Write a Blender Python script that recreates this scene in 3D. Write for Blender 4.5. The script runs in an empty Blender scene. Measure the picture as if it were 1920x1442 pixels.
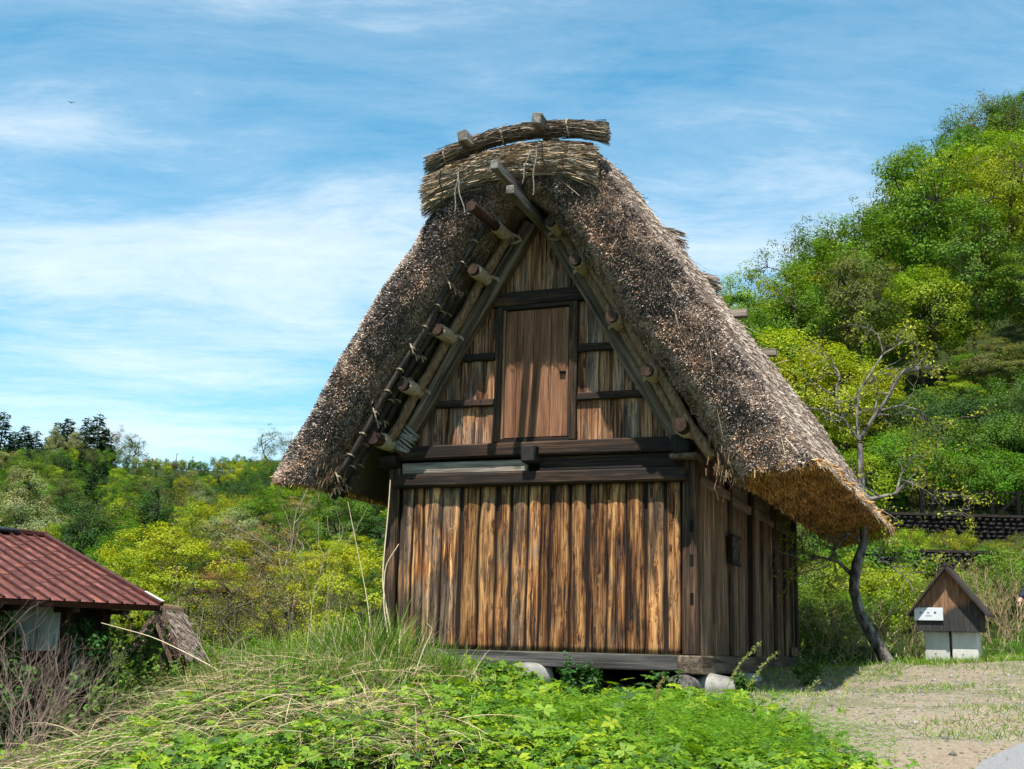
import bpy, math, random
import numpy as np
from mathutils import Vector, Matrix

rng = np.random.default_rng(7)
random.seed(7)
sc = bpy.context.scene
col = sc.collection
R = math.radians

# ------------------------------------------------------------------ camera
PW, PH, PF = 1920.0, 1442.0, 2313.0          # photograph size and focal length in its pixels
EYE = np.array([0.0, 0.0, 0.42])
_p, _r = R(12.1), R(1.5)
FWD = np.array([0, math.cos(_p), math.sin(_p)])
_R0 = np.array([1.0, 0, 0]); _U0 = np.cross(_R0, FWD)
RGT = math.cos(_r) * _R0 + math.sin(_r) * _U0
UPV = -math.sin(_r) * _R0 + math.cos(_r) * _U0
cam = bpy.data.cameras.new('camera'); cam.sensor_width = 36.0; cam.lens = PF / PW * 36.0
cam.clip_start = 0.1; cam.clip_end = 3000
camo = bpy.data.objects.new('camera', cam); col.objects.link(camo)
camo.matrix_world = Matrix([[RGT[0], UPV[0], -FWD[0], EYE[0]], [RGT[1], UPV[1], -FWD[1], EYE[1]],
                            [RGT[2], UPV[2], -FWD[2], EYE[2]], [0, 0, 0, 1]])
sc.camera = camo

def at(px, py, D):
    """world point at forward distance D seen at a photograph pixel"""
    d = FWD + RGT * (px - PW / 2) / PF - UPV * (py - PH / 2) / PF
    return EYE + d * (D / d[1])

# ------------------------------------------------------------------ node helper
class G:
    def __init__(s, tree):
        s.t = tree; s.t.nodes.clear()
    def n(s, typ, ins=None, **kw):
        nd = s.t.nodes.new('ShaderNode' + typ)
        for k, v in kw.items(): setattr(nd, k, v)
        for k, v in (ins or {}).items():
            sk = nd.inputs[k]
            if hasattr(v, 'is_output'): s.t.links.new(v, sk)
            elif isinstance(v, bpy.types.Node): s.t.links.new(v.outputs[0], sk)
            else: sk.default_value = v
        return nd
    def math(s, op, a, b=0.0, c=None, clamp=False):
        i = {0: a, 1: b}
        if c is not None: i[2] = c
        return s.n('Math', i, operation=op, use_clamp=clamp).outputs[0]
    def vmul(s, a, b): return s.n('VectorMath', {0: a, 1: b}, operation='MULTIPLY').outputs[0]
    def vadd(s, a, b): return s.n('VectorMath', {0: a, 1: b}, operation='ADD').outputs[0]
    def noise(s, vec, scale, detail=4.0, rough=0.55, dist=0.0):
        return s.n('TexNoise', {'Vector': vec, 'Scale': scale, 'Detail': detail, 'Roughness': rough, 'Distortion': dist}).outputs[0]
    def ramp(s, fac, stops, interp='LINEAR'):
        nd = s.n('ValToRGB', {'Fac': fac}); cr = nd.color_ramp; cr.interpolation = interp
        while len(cr.elements) < len(stops): cr.elements.new(0.5)
        for e, (p, c) in zip(cr.elements, stops):
            e.position = p; e.color = (*(c if hasattr(c, '__len__') else (c, c, c)), 1.0)
        return nd.outputs[0]
    def mix(s, fac, a, b, blend='MIX'):
        nd = s.n('Mix', data_type='RGBA', blend_type=blend)
        for sk, v in ((nd.inputs[0], fac), (nd.inputs[6], a), (nd.inputs[7], b)):
            if hasattr(v, 'is_output'): s.t.links.new(v, sk)
            else: sk.default_value = v if not isinstance(v, tuple) or len(v) == 4 else (*v, 1.0)
        return nd.outputs[2]
    def out(s, shader, disp=None):
        o = s.n('OutputMaterial'); s.t.links.new(shader.outputs[0] if isinstance(shader, bpy.types.Node) else shader, o.inputs[0])

def newmat(name):
    m = bpy.data.materials.new(name); m.use_nodes = True
    return m, G(m.node_tree)

# ------------------------------------------------------------------ sky, sun, exposure
CLOUD_A = (3.1, 7.4, 0.0)
SUN_EL, SUN_AZ = R(65), math.atan2(-0.25, -1.0)      # azimuth from +Y towards +X: behind the camera
wd = bpy.data.worlds.new('World'); sc.world = wd; wd.use_nodes = True
wd.cycles.sampling_method = 'MANUAL'; wd.cycles.sample_map_resolution = 512
g = G(wd.node_tree)
sky = g.n('TexSky', sky_type='NISHITA', sun_disc=False, sun_elevation=SUN_EL, sun_rotation=SUN_AZ % (2 * math.pi),
          altitude=500.0, air_density=1.0, dust_density=0.1, ozone_density=3.0)
tc = g.n('TexCoord').outputs['Generated']
sep = g.n('SeparateXYZ', {0: tc})
zc = g.math('ADD', g.math('MAXIMUM', sep.outputs[2], 0.0), 0.16)
cx = g.math('DIVIDE', sep.outputs[0], zc); cy = g.math('DIVIDE', sep.outputs[1], zc)
cv = g.n('CombineXYZ', {0: cx, 1: cy, 2: 0.0}).outputs[0]
warp = g.n('TexNoise', {'Vector': cv, 'Scale': 0.9, 'Detail': 4.0})
cvw = g.vadd(cv, g.vmul(warp.outputs[1], (0.45, 0.45, 0.0)))
c1 = g.noise(g.vadd(g.vmul(cvw, (0.75, 1.0, 1.0)), CLOUD_A), 0.95, 3.0, 0.5)
c2 = g.noise(g.vadd(g.vmul(cvw, (0.6, 1.4, 1.0)), (8.2, 1.7, 0.0)), 2.6, 10.0, 0.70, 0.2)
cm = g.math('ADD', g.math('MULTIPLY', c1, 0.60), g.math('MULTIPLY', c2, 0.40))
cmask = g.ramp(cm, [(0.38, 0.02), (0.47, 0.20), (0.56, 0.60), (0.68, 0.95)])
skyc = g.n('HueSaturation', {'Saturation': 1.12, 'Value': 1.0, 'Color': g.mix(1.0, sky.outputs[0], (0.72, 1.24, 1.20), 'MULTIPLY')}).outputs[0]
skyc = g.n('Gamma', {0: skyc, 1: 0.84}).outputs[0]
cloud = g.mix(g.math('MULTIPLY', cmask, 0.95), skyc, (5.0, 5.35, 5.6))
bg = g.n('Background', {'Color': cloud, 'Strength': 0.077})
wo = g.n('OutputWorld'); g.t.links.new(bg.outputs[0], wo.inputs[0])
sl = bpy.data.lights.new('sun', 'SUN'); sl.energy = 3.0; sl.angle = R(0.5); sl.color = (1.0, 0.95, 0.87)
slo = bpy.data.objects.new('sun', sl); col.objects.link(slo)
_sd = Vector((math.sin(SUN_AZ) * math.cos(SUN_EL), math.cos(SUN_AZ) * math.cos(SUN_EL), math.sin(SUN_EL)))
slo.rotation_euler = _sd.to_track_quat('Z', 'Y').to_euler()
sc.view_settings.view_transform = 'Standard'; sc.view_settings.look = 'None'
sc.view_settings.exposure = 1.52; sc.view_settings.gamma = 1.0
sc.render.engine = 'CYCLES'
sc.cycles.max_bounces = 4; sc.cycles.diffuse_bounces = 2; sc.cycles.glossy_bounces = 2; sc.cycles.transmission_bounces = 3
sc.cycles.use_denoising = True
sc.cycles.use_adaptive_sampling = True; sc.cycles.adaptive_threshold = 0.03
sc.cycles.caustics_reflective = False; sc.cycles.caustics_refractive = False

# ------------------------------------------------------------------ mesh helpers
def finish(name, me, mat, parent=None, smooth=False):
    if mat: me.materials.append(mat)
    if smooth: me.polygons.foreach_set('use_smooth', np.ones(len(me.polygons), dtype=bool))
    o = bpy.data.objects.new(name, me); col.objects.link(o)
    if parent: o.parent = parent
    return o

def link(name, me, parent=None, loc=None):
    o = bpy.data.objects.new(name, me); col.objects.link(o)
    if parent: o.parent = parent
    if loc is not None: o.location = loc
    return o

def tag(o, label=None, cat=None, group=None, kind=None):
    for k, v in (('label', label), ('category', cat), ('group', group), ('kind', kind)):
        if v: o[k] = v
    return o

def empty(name, loc=(0, 0, 0), rz=0.0, **kw):
    o = bpy.data.objects.new(name, None); col.objects.link(o)
    o.location = loc; o.rotation_euler = (0, 0, rz); o.empty_display_size = 0.2
    return tag(o, **kw)

def arrmesh(name, V, F, colr=None):
    """V (n,3), F (m,3|4) index arrays"""
    V = np.asarray(V, np.float32); F = np.asarray(F, np.int32); k = F.shape[1]
    me = bpy.data.meshes.new(name)
    me.vertices.add(len(V)); me.vertices.foreach_set('co', V.ravel())
    me.loops.add(F.size); me.loops.foreach_set('vertex_index', F.ravel())
    me.polygons.add(len(F)); me.polygons.foreach_set('loop_start', np.arange(0, F.size, k, dtype=np.int32))
    me.polygons.foreach_set('loop_total', np.full(len(F), k, np.int32))
    me.update(calc_edges=True)
    if colr is not None:
        a = me.color_attributes.new('Col', 'FLOAT_COLOR', 'POINT')
        c = np.ones((len(V), 4), np.float32); c[:, :3] = colr
        a.data.foreach_set('color', c.ravel())
    return me

class MB:
    def __init__(s, off=(0, 0, 0)):
        s.v = []; s.f = []; s.off = Vector(off)
    def add(s, vs, fs):
        b = len(s.v); s.v += [Vector(v) + s.off for v in vs]; s.f += [tuple(i + b for i in f) for f in fs]; return s
    def box(s, x0, x1, y0, y1, z0, z1, jit=0.0):
        vs = [(x, y, z) for z in (z0, z1) for y in (y0, y1) for x in (x0, x1)]
        if jit: vs = [tuple(c + random.uniform(-jit, jit) for c in v) for v in vs]
        return s.add(vs, [(0, 2, 3, 1), (4, 5, 7, 6), (0, 1, 5, 4), (2, 6, 7, 3), (0, 4, 6, 2), (1, 3, 7, 5)])
    def beam(s, a, b, w, h, up=(0, 0, 1), taper=1.0):
        """square timber from a to b, w wide (sideways), h high (along up)"""
        a, b = Vector(a), Vector(b); d = (b - a).normalized(); sd = d.cross(Vector(up)).normalized(); u = sd.cross(d)
        vs = []
        for p, k in ((a, 1.0), (b, taper)):
            for i, j in ((-1, -1), (1, -1), (1, 1), (-1, 1)): vs.append(p + sd * (i * w / 2 * k) + u * (j * h / 2 * k))
        return s.add(vs, [(3, 2, 1, 0), (4, 5, 6, 7), (0, 1, 5, 4), (1, 2, 6, 5), (2, 3, 7, 6), (3, 0, 4, 7)])
    def prism(s, poly, y0, y1):
        """polygon in x,z pushed from y0 to y1"""
        n = len(poly)
        vs = [(x, y0, z) for x, z in poly] + [(x, y1, z) for x, z in poly]
        return s.add(vs, [tuple(range(n)), tuple(range(2 * n - 1, n - 1, -1))] + [(i, i + n, (i + 1) % n + n, (i + 1) % n) for i in range(n)])
    def tube(s, path, rad, n=8, caps=True):
        P = [Vector(p) for p in path]
        if not hasattr(rad, '__len__'): rad = [rad] * len(P)
        vs = []; fs = []; ref = None
        for i, p in enumerate(P):
            d = (P[min(i + 1, len(P) - 1)] - P[max(i - 1, 0)]).normalized()
            if ref is None: ref = d.orthogonal().normalized()
            ref = (ref - d * ref.dot(d)).normalized(); w = d.cross(ref)
            for k in range(n):
                a = 2 * math.pi * k / n
                vs.append(p + (ref * math.cos(a) + w * math.sin(a)) * rad[i])
        for i in range(len(P) - 1):
            for k in range(n):
                k2 = (k + 1) % n; fs.append((i * n + k, i * n + k2, (i + 1) * n + k2, (i + 1) * n + k))
        if caps: fs += [tuple(range(n - 1, -1, -1)), tuple(range((len(P) - 1) * n, len(P) * n))]
        return s.add(vs, fs)
    def mesh(s, name):
        me = bpy.data.meshes.new(name); me.from_pydata([tuple(v) for v in s.v], [], s.f); me.update(); return me
    def build(s, name, mat, parent=None, smooth=False, bevel=0.0):
        o = finish(name, s.mesh(name), mat, parent, smooth)
        if bevel:
            m = o.modifiers.new('edge', 'BEVEL'); m.width = bevel; m.segments = 1; m.limit_method = 'ANGLE'
        return o

def unit(v): return v / np.maximum(np.linalg.norm(v, axis=-1, keepdims=True), 1e-9)

def hash3(i, j, k):
    h = (i * 374761393 + j * 668265263 + k * 2147483647 * 3 + 1013904223) & 0xFFFFFFFF
    h = ((h ^ (h >> 13)) * 1274126177) & 0xFFFFFFFF
    return ((h ^ (h >> 16)) & 0xFFFF) / 65535.0

def vnoise(P):
    """value noise 0..1 at points (n,3)"""
    P = np.asarray(P, float); I = np.floor(P).astype(np.int64); f = P - I; f = f * f * (3 - 2 * f); o = 0
    for a in (0, 1):
        for b in (0, 1):
            for c in (0, 1):
                w = (f[:, 0] if a else 1 - f[:, 0]) * (f[:, 1] if b else 1 - f[:, 1]) * (f[:, 2] if c else 1 - f[:, 2])
                o = o + w * hash3(I[:, 0] + a, I[:, 1] + b, I[:, 2] + c)
    return o

def fbm(P, oct=3):
    s = 0; a = 0.5; t = 0
    for i in range(oct): s = s + a * vnoise(np.asarray(P) * 2 ** i + 17.3 * i); t += a; a *= 0.5
    return s / t

def blades(base, d, length, width, droop=0.0, k=1, tip=0.25, side=None):
    """ribbons: base (n,3), d (n,3) unit, length/width (n,), droop (n,) bends the path down. returns V,F,idx"""
    n = len(base); base = np.asarray(base, float); d = unit(np.asarray(d, float))
    length = np.broadcast_to(length, n); width = np.broadcast_to(width, n); droop = np.broadcast_to(droop, n)
    if side is None: side = unit(np.cross(d, rng.normal(size=(n, 3))))
    V = np.zeros((n, k + 1, 2, 3))
    for i in range(k + 1):
        t = i / k
        c = base + d * (length * t)[:, None]; c[:, 2] -= droop * length * t * t
        w = width * (1 - (1 - tip) * t ** 1.5) * 0.5
        V[:, i, 0] = c - side * w[:, None]; V[:, i, 1] = c + side * w[:, None]
    m = (k + 1) * 2
    f = np.array([[2 * i, 2 * i + 1, 2 * i + 3, 2 * i + 2] for i in range(k)])
    F = (np.arange(n)[:, None, None] * m + f[None]).reshape(-1, 4)
    return V.reshape(-1, 3), F, m

def leaves(base, d, nrm, length, width, fold=0.15):
    """diamond leaves (n) from base along d, facing nrm"""
    n = len(base); d = unit(d); sd = unit(np.cross(d, nrm)); nr = unit(np.cross(sd, d))
    length = np.broadcast_to(length, n)[:, None]; width = np.broadcast_to(width, n)[:, None]
    V = np.zeros((n, 4, 3)); m = base + d * length * 0.45 + nr * width * fold
    V[:, 0] = base; V[:, 1] = m + sd * width * 0.5; V[:, 2] = base + d * length - nr * width * fold; V[:, 3] = m - sd * width * 0.5
    F = np.arange(n * 4).reshape(n, 4)
    return V.reshape(-1, 3), F, 4

def joinarr(parts):
    """[(V,F,C)] -> one"""
    V = []; F = []; C = []; b = 0
    for v, f, c in parts:
        V.append(v); F.append(f + b); C.append(c); b += len(v)
    return np.concatenate(V), np.concatenate(F), np.concatenate(C)
# ------------------------------------------------------------------ materials
def wood(name, dark, mid, lite, axis='z', grey=None, char=0.45, bump=0.5, fine=1.0, rough=0.8, vary=0.35, knots=True, edge=False, cracks=0.0, crisp=False):
    m, g = newmat(name)
    tcn = g.n('TexCoord'); oi = g.n('ObjectInfo')
    rnd = oi.outputs['Random']
    off = g.n('CombineXYZ', {0: g.math('MULTIPLY', rnd, 53.0), 1: g.math('MULTIPLY', rnd, 17.0), 2: g.math('MULTIPLY', rnd, 31.0)}).outputs[0]
    v = g.vadd(tcn.outputs['Object'], off)
    st = {'x': (0.07, 1, 1), 'y': (1, 0.07, 1), 'z': (1, 1, 0.07)}[axis]
    vs = g.vmul(v, st)
    kn = None
    if knots:
        st2 = {'x': (0.35, 1, 1), 'y': (1, 0.35, 1), 'z': (1, 1, 0.35)}[axis]
        vor = g.n('TexVoronoi', {'Vector': g.vmul(v, st2), 'Scale': 6.0, 'Randomness': 1.0})
        kn = g.ramp(vor.outputs['Distance'], [(0.07, 1.0), (0.20, 0.0)])
        vs = g.vadd(vs, g.vmul(g.n('CombineXYZ', {0: kn, 1: kn, 2: kn}).outputs[0], (0.02, 0.02, 0.02)))
    a = g.noise(vs, 9.0, 5.0, 0.6, 0.8)
    b = g.noise(g.vmul(vs, {'x': (0.4, 1, 1), 'y': (1, 0.4, 1), 'z': (1, 1, 0.4)}[axis]), 60.0 * fine, 3.0, 0.6, 0.3)
    f = g.math('ADD', g.math('MULTIPLY', a, 0.55), g.math('MULTIPLY', b, 0.45))
    lo_, hi_ = (0.40, 0.57) if crisp else (0.33, 0.60)
    c = g.ramp(f, [(lo_, dark), (0.47, mid), (hi_, lite), (hi_ + 0.10, tuple(x * 1.3 for x in lite))])
    if grey:
        gm = g.ramp(g.math('ADD', g.noise(g.vmul(v, tuple(0.5 + 0.5 * x for x in st)), 2.3, 3.0, 0.6), g.math('MULTIPLY', g.math('SUBTRACT', rnd, 0.5), 0.30)), [(0.47, 0.0), (0.66, 0.8)])
        c = g.mix(gm, c, g.ramp(b, [(0.3, tuple(x * 0.35 for x in grey)), (0.65, grey)]))
    if char:
        cmk = g.noise(g.vmul(v, tuple(1.6 * x if x < 1 else 1 for x in st)), 7.5, 4.0, 0.65, 0.6)
        ck = g.ramp(g.math('ADD', cmk, g.math('MULTIPLY', g.math('SUBTRACT', rnd, 0.5), 0.12)), [(0.52 - char * 0.1, 0.0), (0.68 - char * 0.1, char + 0.3)])
        c = g.mix(ck, c, (0.012, 0.010, 0.009))
        strk = g.ramp(g.noise(vs, 17.0, 2.0, 0.5), [(0.34, 0.85), (0.43, 0.0)])
        c = g.mix(g.math('MULTIPLY', strk, char * 1.5, clamp=True), c, (0.014, 0.011, 0.010))
    if cracks:
        cr = g.ramp(g.noise(g.vmul(vs, (1, 1, 0.8)), 30.0, 2.0, 0.5, 0.3), [(0.485, 0.0), (0.5, 1.0), (0.515, 0.0)])
        c = g.mix(g.math('MULTIPLY', cr, cracks), c, (0.010, 0.008, 0.007))
        f = g.math('SUBTRACT', f, g.math('MULTIPLY', cr, 0.5))
    if edge:
        ea = g.n('SeparateColor', {0: g.n('Attribute', attribute_name='Col').outputs['Color']}).outputs[0]
        em = g.ramp(g.math('ADD', g.math('MULTIPLY', ea, 0.62), g.math('MULTIPLY', a, 0.55)), [(0.72, 0.0), (0.92, 0.9)])
        c = g.mix(em, c, (0.013, 0.010, 0.009))
    if kn is not None: c = g.mix(g.math('MULTIPLY', kn, 0.6), c, (0.045, 0.018, 0.009))
    br = g.math('ADD', g.math('MULTIPLY', rnd, vary), 1.0 - vary * 0.5)
    c = g.mix(1.0, c, g.n('CombineColor', {0: br, 1: br, 2: br}).outputs[0], 'MULTIPLY')
    bp = g.n('Bump', {'Strength': bump, 'Distance': 0.012, 'Height': f})
    p = g.n('BsdfPrincipled', {'Base Color': c, 'Roughness': rough, 'Normal': bp.outputs[0], 'Specular IOR Level': 0.25})
    g.out(p); return m

M = {}
M['slab'] = wood('orange_slab_wood', (0.016, 0.007, 0.003), (0.25, 0.088, 0.027), (0.66, 0.335, 0.125), 'z', grey=(0.30, 0.205, 0.135), char=0.52, vary=1.0, bump=1.0, edge=True, cracks=0.85, crisp=True)  # orange-brown plank wood with dark streaks and grey patches
M['backing'] = wood('near_black_backing_wood', (0.005, 0.004, 0.004), (0.013, 0.009, 0.007), (0.035, 0.020, 0.012), 'z', char=0.5)  # near black, so the gaps between the planks read dark
M['gable'] = wood('weathered_gable_wood', (0.022, 0.014, 0.010), (0.25, 0.095, 0.040), (0.56, 0.31, 0.16), 'z', grey=(0.36, 0.26, 0.20), char=0.42, vary=0.9, bump=0.8, cracks=0.8, crisp=True)
M['door'] = wood('reddish_door_wood', (0.045, 0.019, 0.010), (0.165, 0.070, 0.035), (0.29, 0.14, 0.075), 'z', char=0.06, vary=0.35, fine=1.5, knots=False, bump=0.5)
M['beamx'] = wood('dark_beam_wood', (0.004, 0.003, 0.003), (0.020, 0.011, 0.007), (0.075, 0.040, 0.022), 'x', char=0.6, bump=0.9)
M['beamy'] = wood('dark_side_beam_wood', (0.012, 0.009, 0.007), (0.055, 0.037, 0.025), (0.13, 0.09, 0.06), 'y', char=0.4, bump=0.9)
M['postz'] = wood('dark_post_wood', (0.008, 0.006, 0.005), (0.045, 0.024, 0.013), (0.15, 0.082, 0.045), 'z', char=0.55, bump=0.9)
M['greyx'] = wood('silver_grey_board', (0.045, 0.037, 0.03), (0.19, 0.155, 0.12), (0.36, 0.30, 0.24), 'x', char=0.12, bump=0.9, knots=False)
M['sillx'] = wood('grey_sill_timber', (0.015, 0.014, 0.014), (0.055, 0.051, 0.049), (0.12, 0.11, 0.10), 'x', char=0.25, bump=0.7, knots=False)
M['silly'] = wood('brown_sill_timber', (0.022, 0.016, 0.012), (0.085, 0.06, 0.042), (0.20, 0.15, 0.105), 'y', char=0.25, bump=0.8)
M['barge'] = wood('weathered_rafter', (0.016, 0.011, 0.008), (0.10, 0.064, 0.042), (0.29, 0.21, 0.145), 'z', char=0.3, bump=1.0, knots=False)
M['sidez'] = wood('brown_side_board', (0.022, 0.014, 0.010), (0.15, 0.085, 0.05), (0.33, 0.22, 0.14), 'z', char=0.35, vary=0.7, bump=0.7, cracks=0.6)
M['pale'] = wood('pale_side_rail', (0.07, 0.052, 0.038), (0.17, 0.13, 0.095), (0.27, 0.215, 0.16), 'y', char=0.06, bump=0.6, knots=False)
M['blackpole'] = wood('black_pole', (0.008, 0.007, 0.007), (0.030, 0.024, 0.020), (0.085, 0.068, 0.055), 'z', char=0.3, bump=0.6, knots=False)
M['log'] = wood('charred_log', (0.008, 0.006, 0.005), (0.032, 0.017, 0.011), (0.085, 0.042, 0.023), 'y', char=0.3, bump=0.6, knots=False)
M['greyy'] = wood('silver_grey_timber_end', (0.03, 0.026, 0.023), (0.11, 0.098, 0.086), (0.24, 0.22, 0.20), 'y', char=0.15, bump=0.7, knots=False)
M['lackwood'] = wood('black_stained_board', (0.004, 0.0035, 0.0035), (0.012, 0.010, 0.0095), (0.035, 0.030, 0.027), 'z', char=0.2, bump=0.5, knots=False)
M['tanwood'] = wood('tan_board', (0.06, 0.030, 0.015), (0.17, 0.09, 0.045), (0.29, 0.175, 0.10), 'z', char=0.10, bump=0.5)

def colmat(name, rough=0.9, noise_amt=0.25, nscale=30.0, transl=0.0, useobj=False, gloss=0.0, gain=1.0):
    """colour from the 'Col' attribute of the mesh, times the object colour if useobj"""
    m, g = newmat(name)
    c = g.n('Attribute', attribute_name='Col').outputs['Color']
    if useobj: c = g.mix(1.0, c, g.n('ObjectInfo').outputs['Color'], 'MULTIPLY')
    if gain != 1.0: c = g.mix(1.0, c, (gain, gain, gain), 'MULTIPLY')
    if noise_amt:
        nz = g.noise(g.n('TexCoord').outputs['Object'], nscale, 2.0)
        k = g.math('ADD', g.math('MULTIPLY', nz, noise_amt * 2), 1.0 - noise_amt)
        c = g.mix(1.0, c, g.n('CombineColor', {0: k, 1: k, 2: k}).outputs[0], 'MULTIPLY')
    if transl:
        d = g.n('BsdfDiffuse', {'Color': c}); t = g.n('BsdfTranslucent', {'Color': g.mix(1.0, c, (1.25, 1.2, 0.55), 'MULTIPLY')})
        s = g.n('MixShader', {0: transl, 1: d.outputs[0], 2: t.outputs[0]})
        if gloss:
            gl = g.n('BsdfGlossy', {'Color': (1, 1, 1, 1), 'Roughness': 0.6})
            s = g.n('MixShader', {0: gloss, 1: s.outputs[0], 2: gl.outputs[0]})
    else:
        s = g.n('BsdfPrincipled', {'Base Color': c, 'Roughness': rough, 'Specular IOR Level': 0.2})
    g.out(s); return m

M['straw'] = colmat('thatch_straw', noise_amt=0.0)
M['leaf'] = colmat('leaf', noise_amt=0.0, transl=0.32, useobj=True, gloss=0.012)
M['needle'] = colmat('needle', noise_amt=0.0, transl=0.12, useobj=True)
M['herb'] = colmat('herb_leaf', noise_amt=0.0, transl=0.35, gloss=0.02)
M['twig'] = colmat('twig_bark', noise_amt=0.3, nscale=8.0)

def simple(name, c1, c2, scale=8.0, detail=5.0, rough=0.85, bump=0.3, bscale=None, c3=None, spec=0.3, metal=0.0, dist=0.0, coord='Object', stretch=(1, 1, 1)):
    m, g = newmat(name); v = g.vmul(g.n('TexCoord').outputs[coord], stretch)
    n1 = g.noise(v, scale, detail, 0.6, dist)
    st = [(0.35, c1), (0.65, c2)]
    if c3: st.append((0.74, c3))
    c = g.ramp(n1, st)
    n2 = g.noise(v, bscale or scale * 4, 4.0, 0.6)
    bp = g.n('Bump', {'Strength': bump, 'Distance': 0.02, 'Height': n2})
    g.out(g.n('BsdfPrincipled', {'Base Color': c, 'Roughness': rough, 'Normal': bp.outputs[0], 'Specular IOR Level': spec, 'Metallic': metal}))
    return m

M['thatch'] = simple('thatch_core', (0.075, 0.052, 0.038), (0.25, 0.175, 0.125), 45.0, bump=1.0)
M['thatch_under'] = simple('bounce_tinted_thatch', (0.10, 0.052, 0.018), (0.26, 0.145, 0.055), 18.0, bump=1.0)  # orange of the light bounced off the ground put into the colour
M['rope'] = simple('straw_rope', (0.30, 0.215, 0.14), (0.57, 0.45, 0.32), 40.0, bump=0.8)
M['greyrope'] = simple('grey_wire_rope', (0.20, 0.185, 0.165), (0.40, 0.375, 0.34), 40.0, bump=0.8)
M['mat'] = simple('straw_wrapping', (0.14, 0.080, 0.042), (0.37, 0.235, 0.135), 34.0, bump=1.0, stretch=(1, 1, 0.35))
M['iron'] = simple('black_iron', (0.005, 0.005, 0.005), (0.012, 0.011, 0.010), 20.0, rough=0.9, spec=0.1)
M['stone'] = simple('river_stone', (0.10, 0.095, 0.085), (0.34, 0.325, 0.295), 3.0, 8.0, bump=0.4, c3=(0.42, 0.41, 0.37))
M['darkstone'] = simple('dark_lichen_stone', (0.025, 0.024, 0.023), (0.13, 0.12, 0.11), 14.0, 8.0, bump=0.6, c3=(0.22, 0.21, 0.19))
M['wallstone'] = simple('shade_dark_wall_stone', (0.008, 0.007, 0.007), (0.030, 0.026, 0.024), 6.0, 6.0, bump=0.6)  # stone colour darkened to carry the shade on the retaining wall
M['concrete'] = simple('pale_concrete', (0.40, 0.39, 0.345), (0.56, 0.55, 0.50), 4.0, 8.0, bump=0.15, stretch=(1, 1, 0.4))
M['plaster'] = simple('grey_white_plaster', (0.20, 0.215, 0.22), (0.40, 0.43, 0.43), 3.0, 8.0, bump=0.15, stretch=(1, 1, 0.35))
M['asphalt'] = simple('grey_asphalt', (0.16, 0.16, 0.165), (0.25, 0.25, 0.25), 60.0, 4.0, bump=0.5, bscale=150.0)
M['bark'] = simple('grey_brown_bark', (0.020, 0.016, 0.014), (0.27, 0.245, 0.215), 13.0, 7.0, bump=1.0, c3=(0.45, 0.43, 0.40), stretch=(1, 1, 0.45))
M['darkbark'] = simple('tree_bark', (0.018, 0.014, 0.010), (0.085, 0.066, 0.05), 6.0, 4.0, bump=0.8, stretch=(1, 1, 0.3))
M['sheet'] = simple('oxide_red_sheet', (0.060, 0.020, 0.017), (0.125, 0.040, 0.032), 3.2, 10.0, rough=0.65, bump=0.25, c3=(0.22, 0.115, 0.095), spec=0.3)
def sheetmat():
    m, g = newmat('weathered_red_sheet'); v = g.n('TexCoord').outputs['Object']; rn = g.n('ObjectInfo').outputs['Random']
    vo = g.vadd(v, g.n('CombineXYZ', {0: g.math('MULTIPLY', rn, 40.0), 1: g.math('MULTIPLY', rn, 23.0), 2: 0.0}).outputs[0])
    n1 = g.noise(g.vmul(vo, (1, 0.35, 1)), 9.0, 8.0, 0.65); n2 = g.noise(vo, 2.5, 5.0, 0.6); n3 = g.noise(g.vmul(vo, (1, 0.2, 1)), 22.0, 6.0, 0.7)
    c = g.ramp(n1, [(0.32, (0.055, 0.017, 0.015)), (0.52, (0.13, 0.040, 0.032)), (0.70, (0.22, 0.105, 0.085))])
    c = g.mix(g.ramp(n2, [(0.52, 0.0), (0.66, 0.7)]), c, g.ramp(n3, [(0.35, (0.07, 0.020, 0.012)), (0.6, (0.26, 0.085, 0.035))]))
    k = g.math('ADD', g.math('MULTIPLY', rn, 0.5), 0.75); c = g.mix(1.0, c, g.n('CombineColor', {0: k, 1: k, 2: k}).outputs[0], 'MULTIPLY')
    bp = g.n('Bump', {'Strength': 0.3, 'Distance': 0.01, 'Height': n1})
    g.out(g.n('BsdfPrincipled', {'Base Color': c, 'Roughness': 0.68, 'Normal': bp.outputs[0], 'Specular IOR Level': 0.3})); return m
M['sheet'] = sheetmat()
M['rib'] = simple('rusty_rib', (0.040, 0.013, 0.010), (0.085, 0.025, 0.017), 5.0, 6.0, rough=0.6, bump=0.2, c3=(0.22, 0.07, 0.03), spec=0.3)
M['flash'] = simple('white_flashing', (0.55, 0.52, 0.48), (0.72, 0.70, 0.66), 9.0, bump=0.1)
M['blackpipe'] = simple('black_ridge_bundle', (0.012, 0.014, 0.018), (0.05, 0.06, 0.075), 12.0, rough=0.5, bump=0.2)
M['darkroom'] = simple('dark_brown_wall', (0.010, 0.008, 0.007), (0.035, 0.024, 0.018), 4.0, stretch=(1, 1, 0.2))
M['metalplate'] = simple('grey_sign_plate', (0.50, 0.53, 0.55), (0.62, 0.65, 0.67), 3.0, rough=0.45, bump=0.02, spec=0.5)
M['ink'] = simple('dark_sign_ink', (0.012, 0.016, 0.018), (0.02, 0.025, 0.03), 5.0, bump=0.0)
M['hutroof'] = simple('dark_brown_metal_roof', (0.020, 0.014, 0.013), (0.045, 0.032, 0.030), 5.0, rough=0.55, bump=0.1)
M['rustbox'] = simple('rusty_orange_metal', (0.20, 0.055, 0.020), (0.36, 0.12, 0.045), 6.0, bump=0.3)
M['skin'] = simple('skin', (0.48, 0.27, 0.20), (0.56, 0.33, 0.25), 20.0, rough=0.55, bump=0.05)
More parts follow.
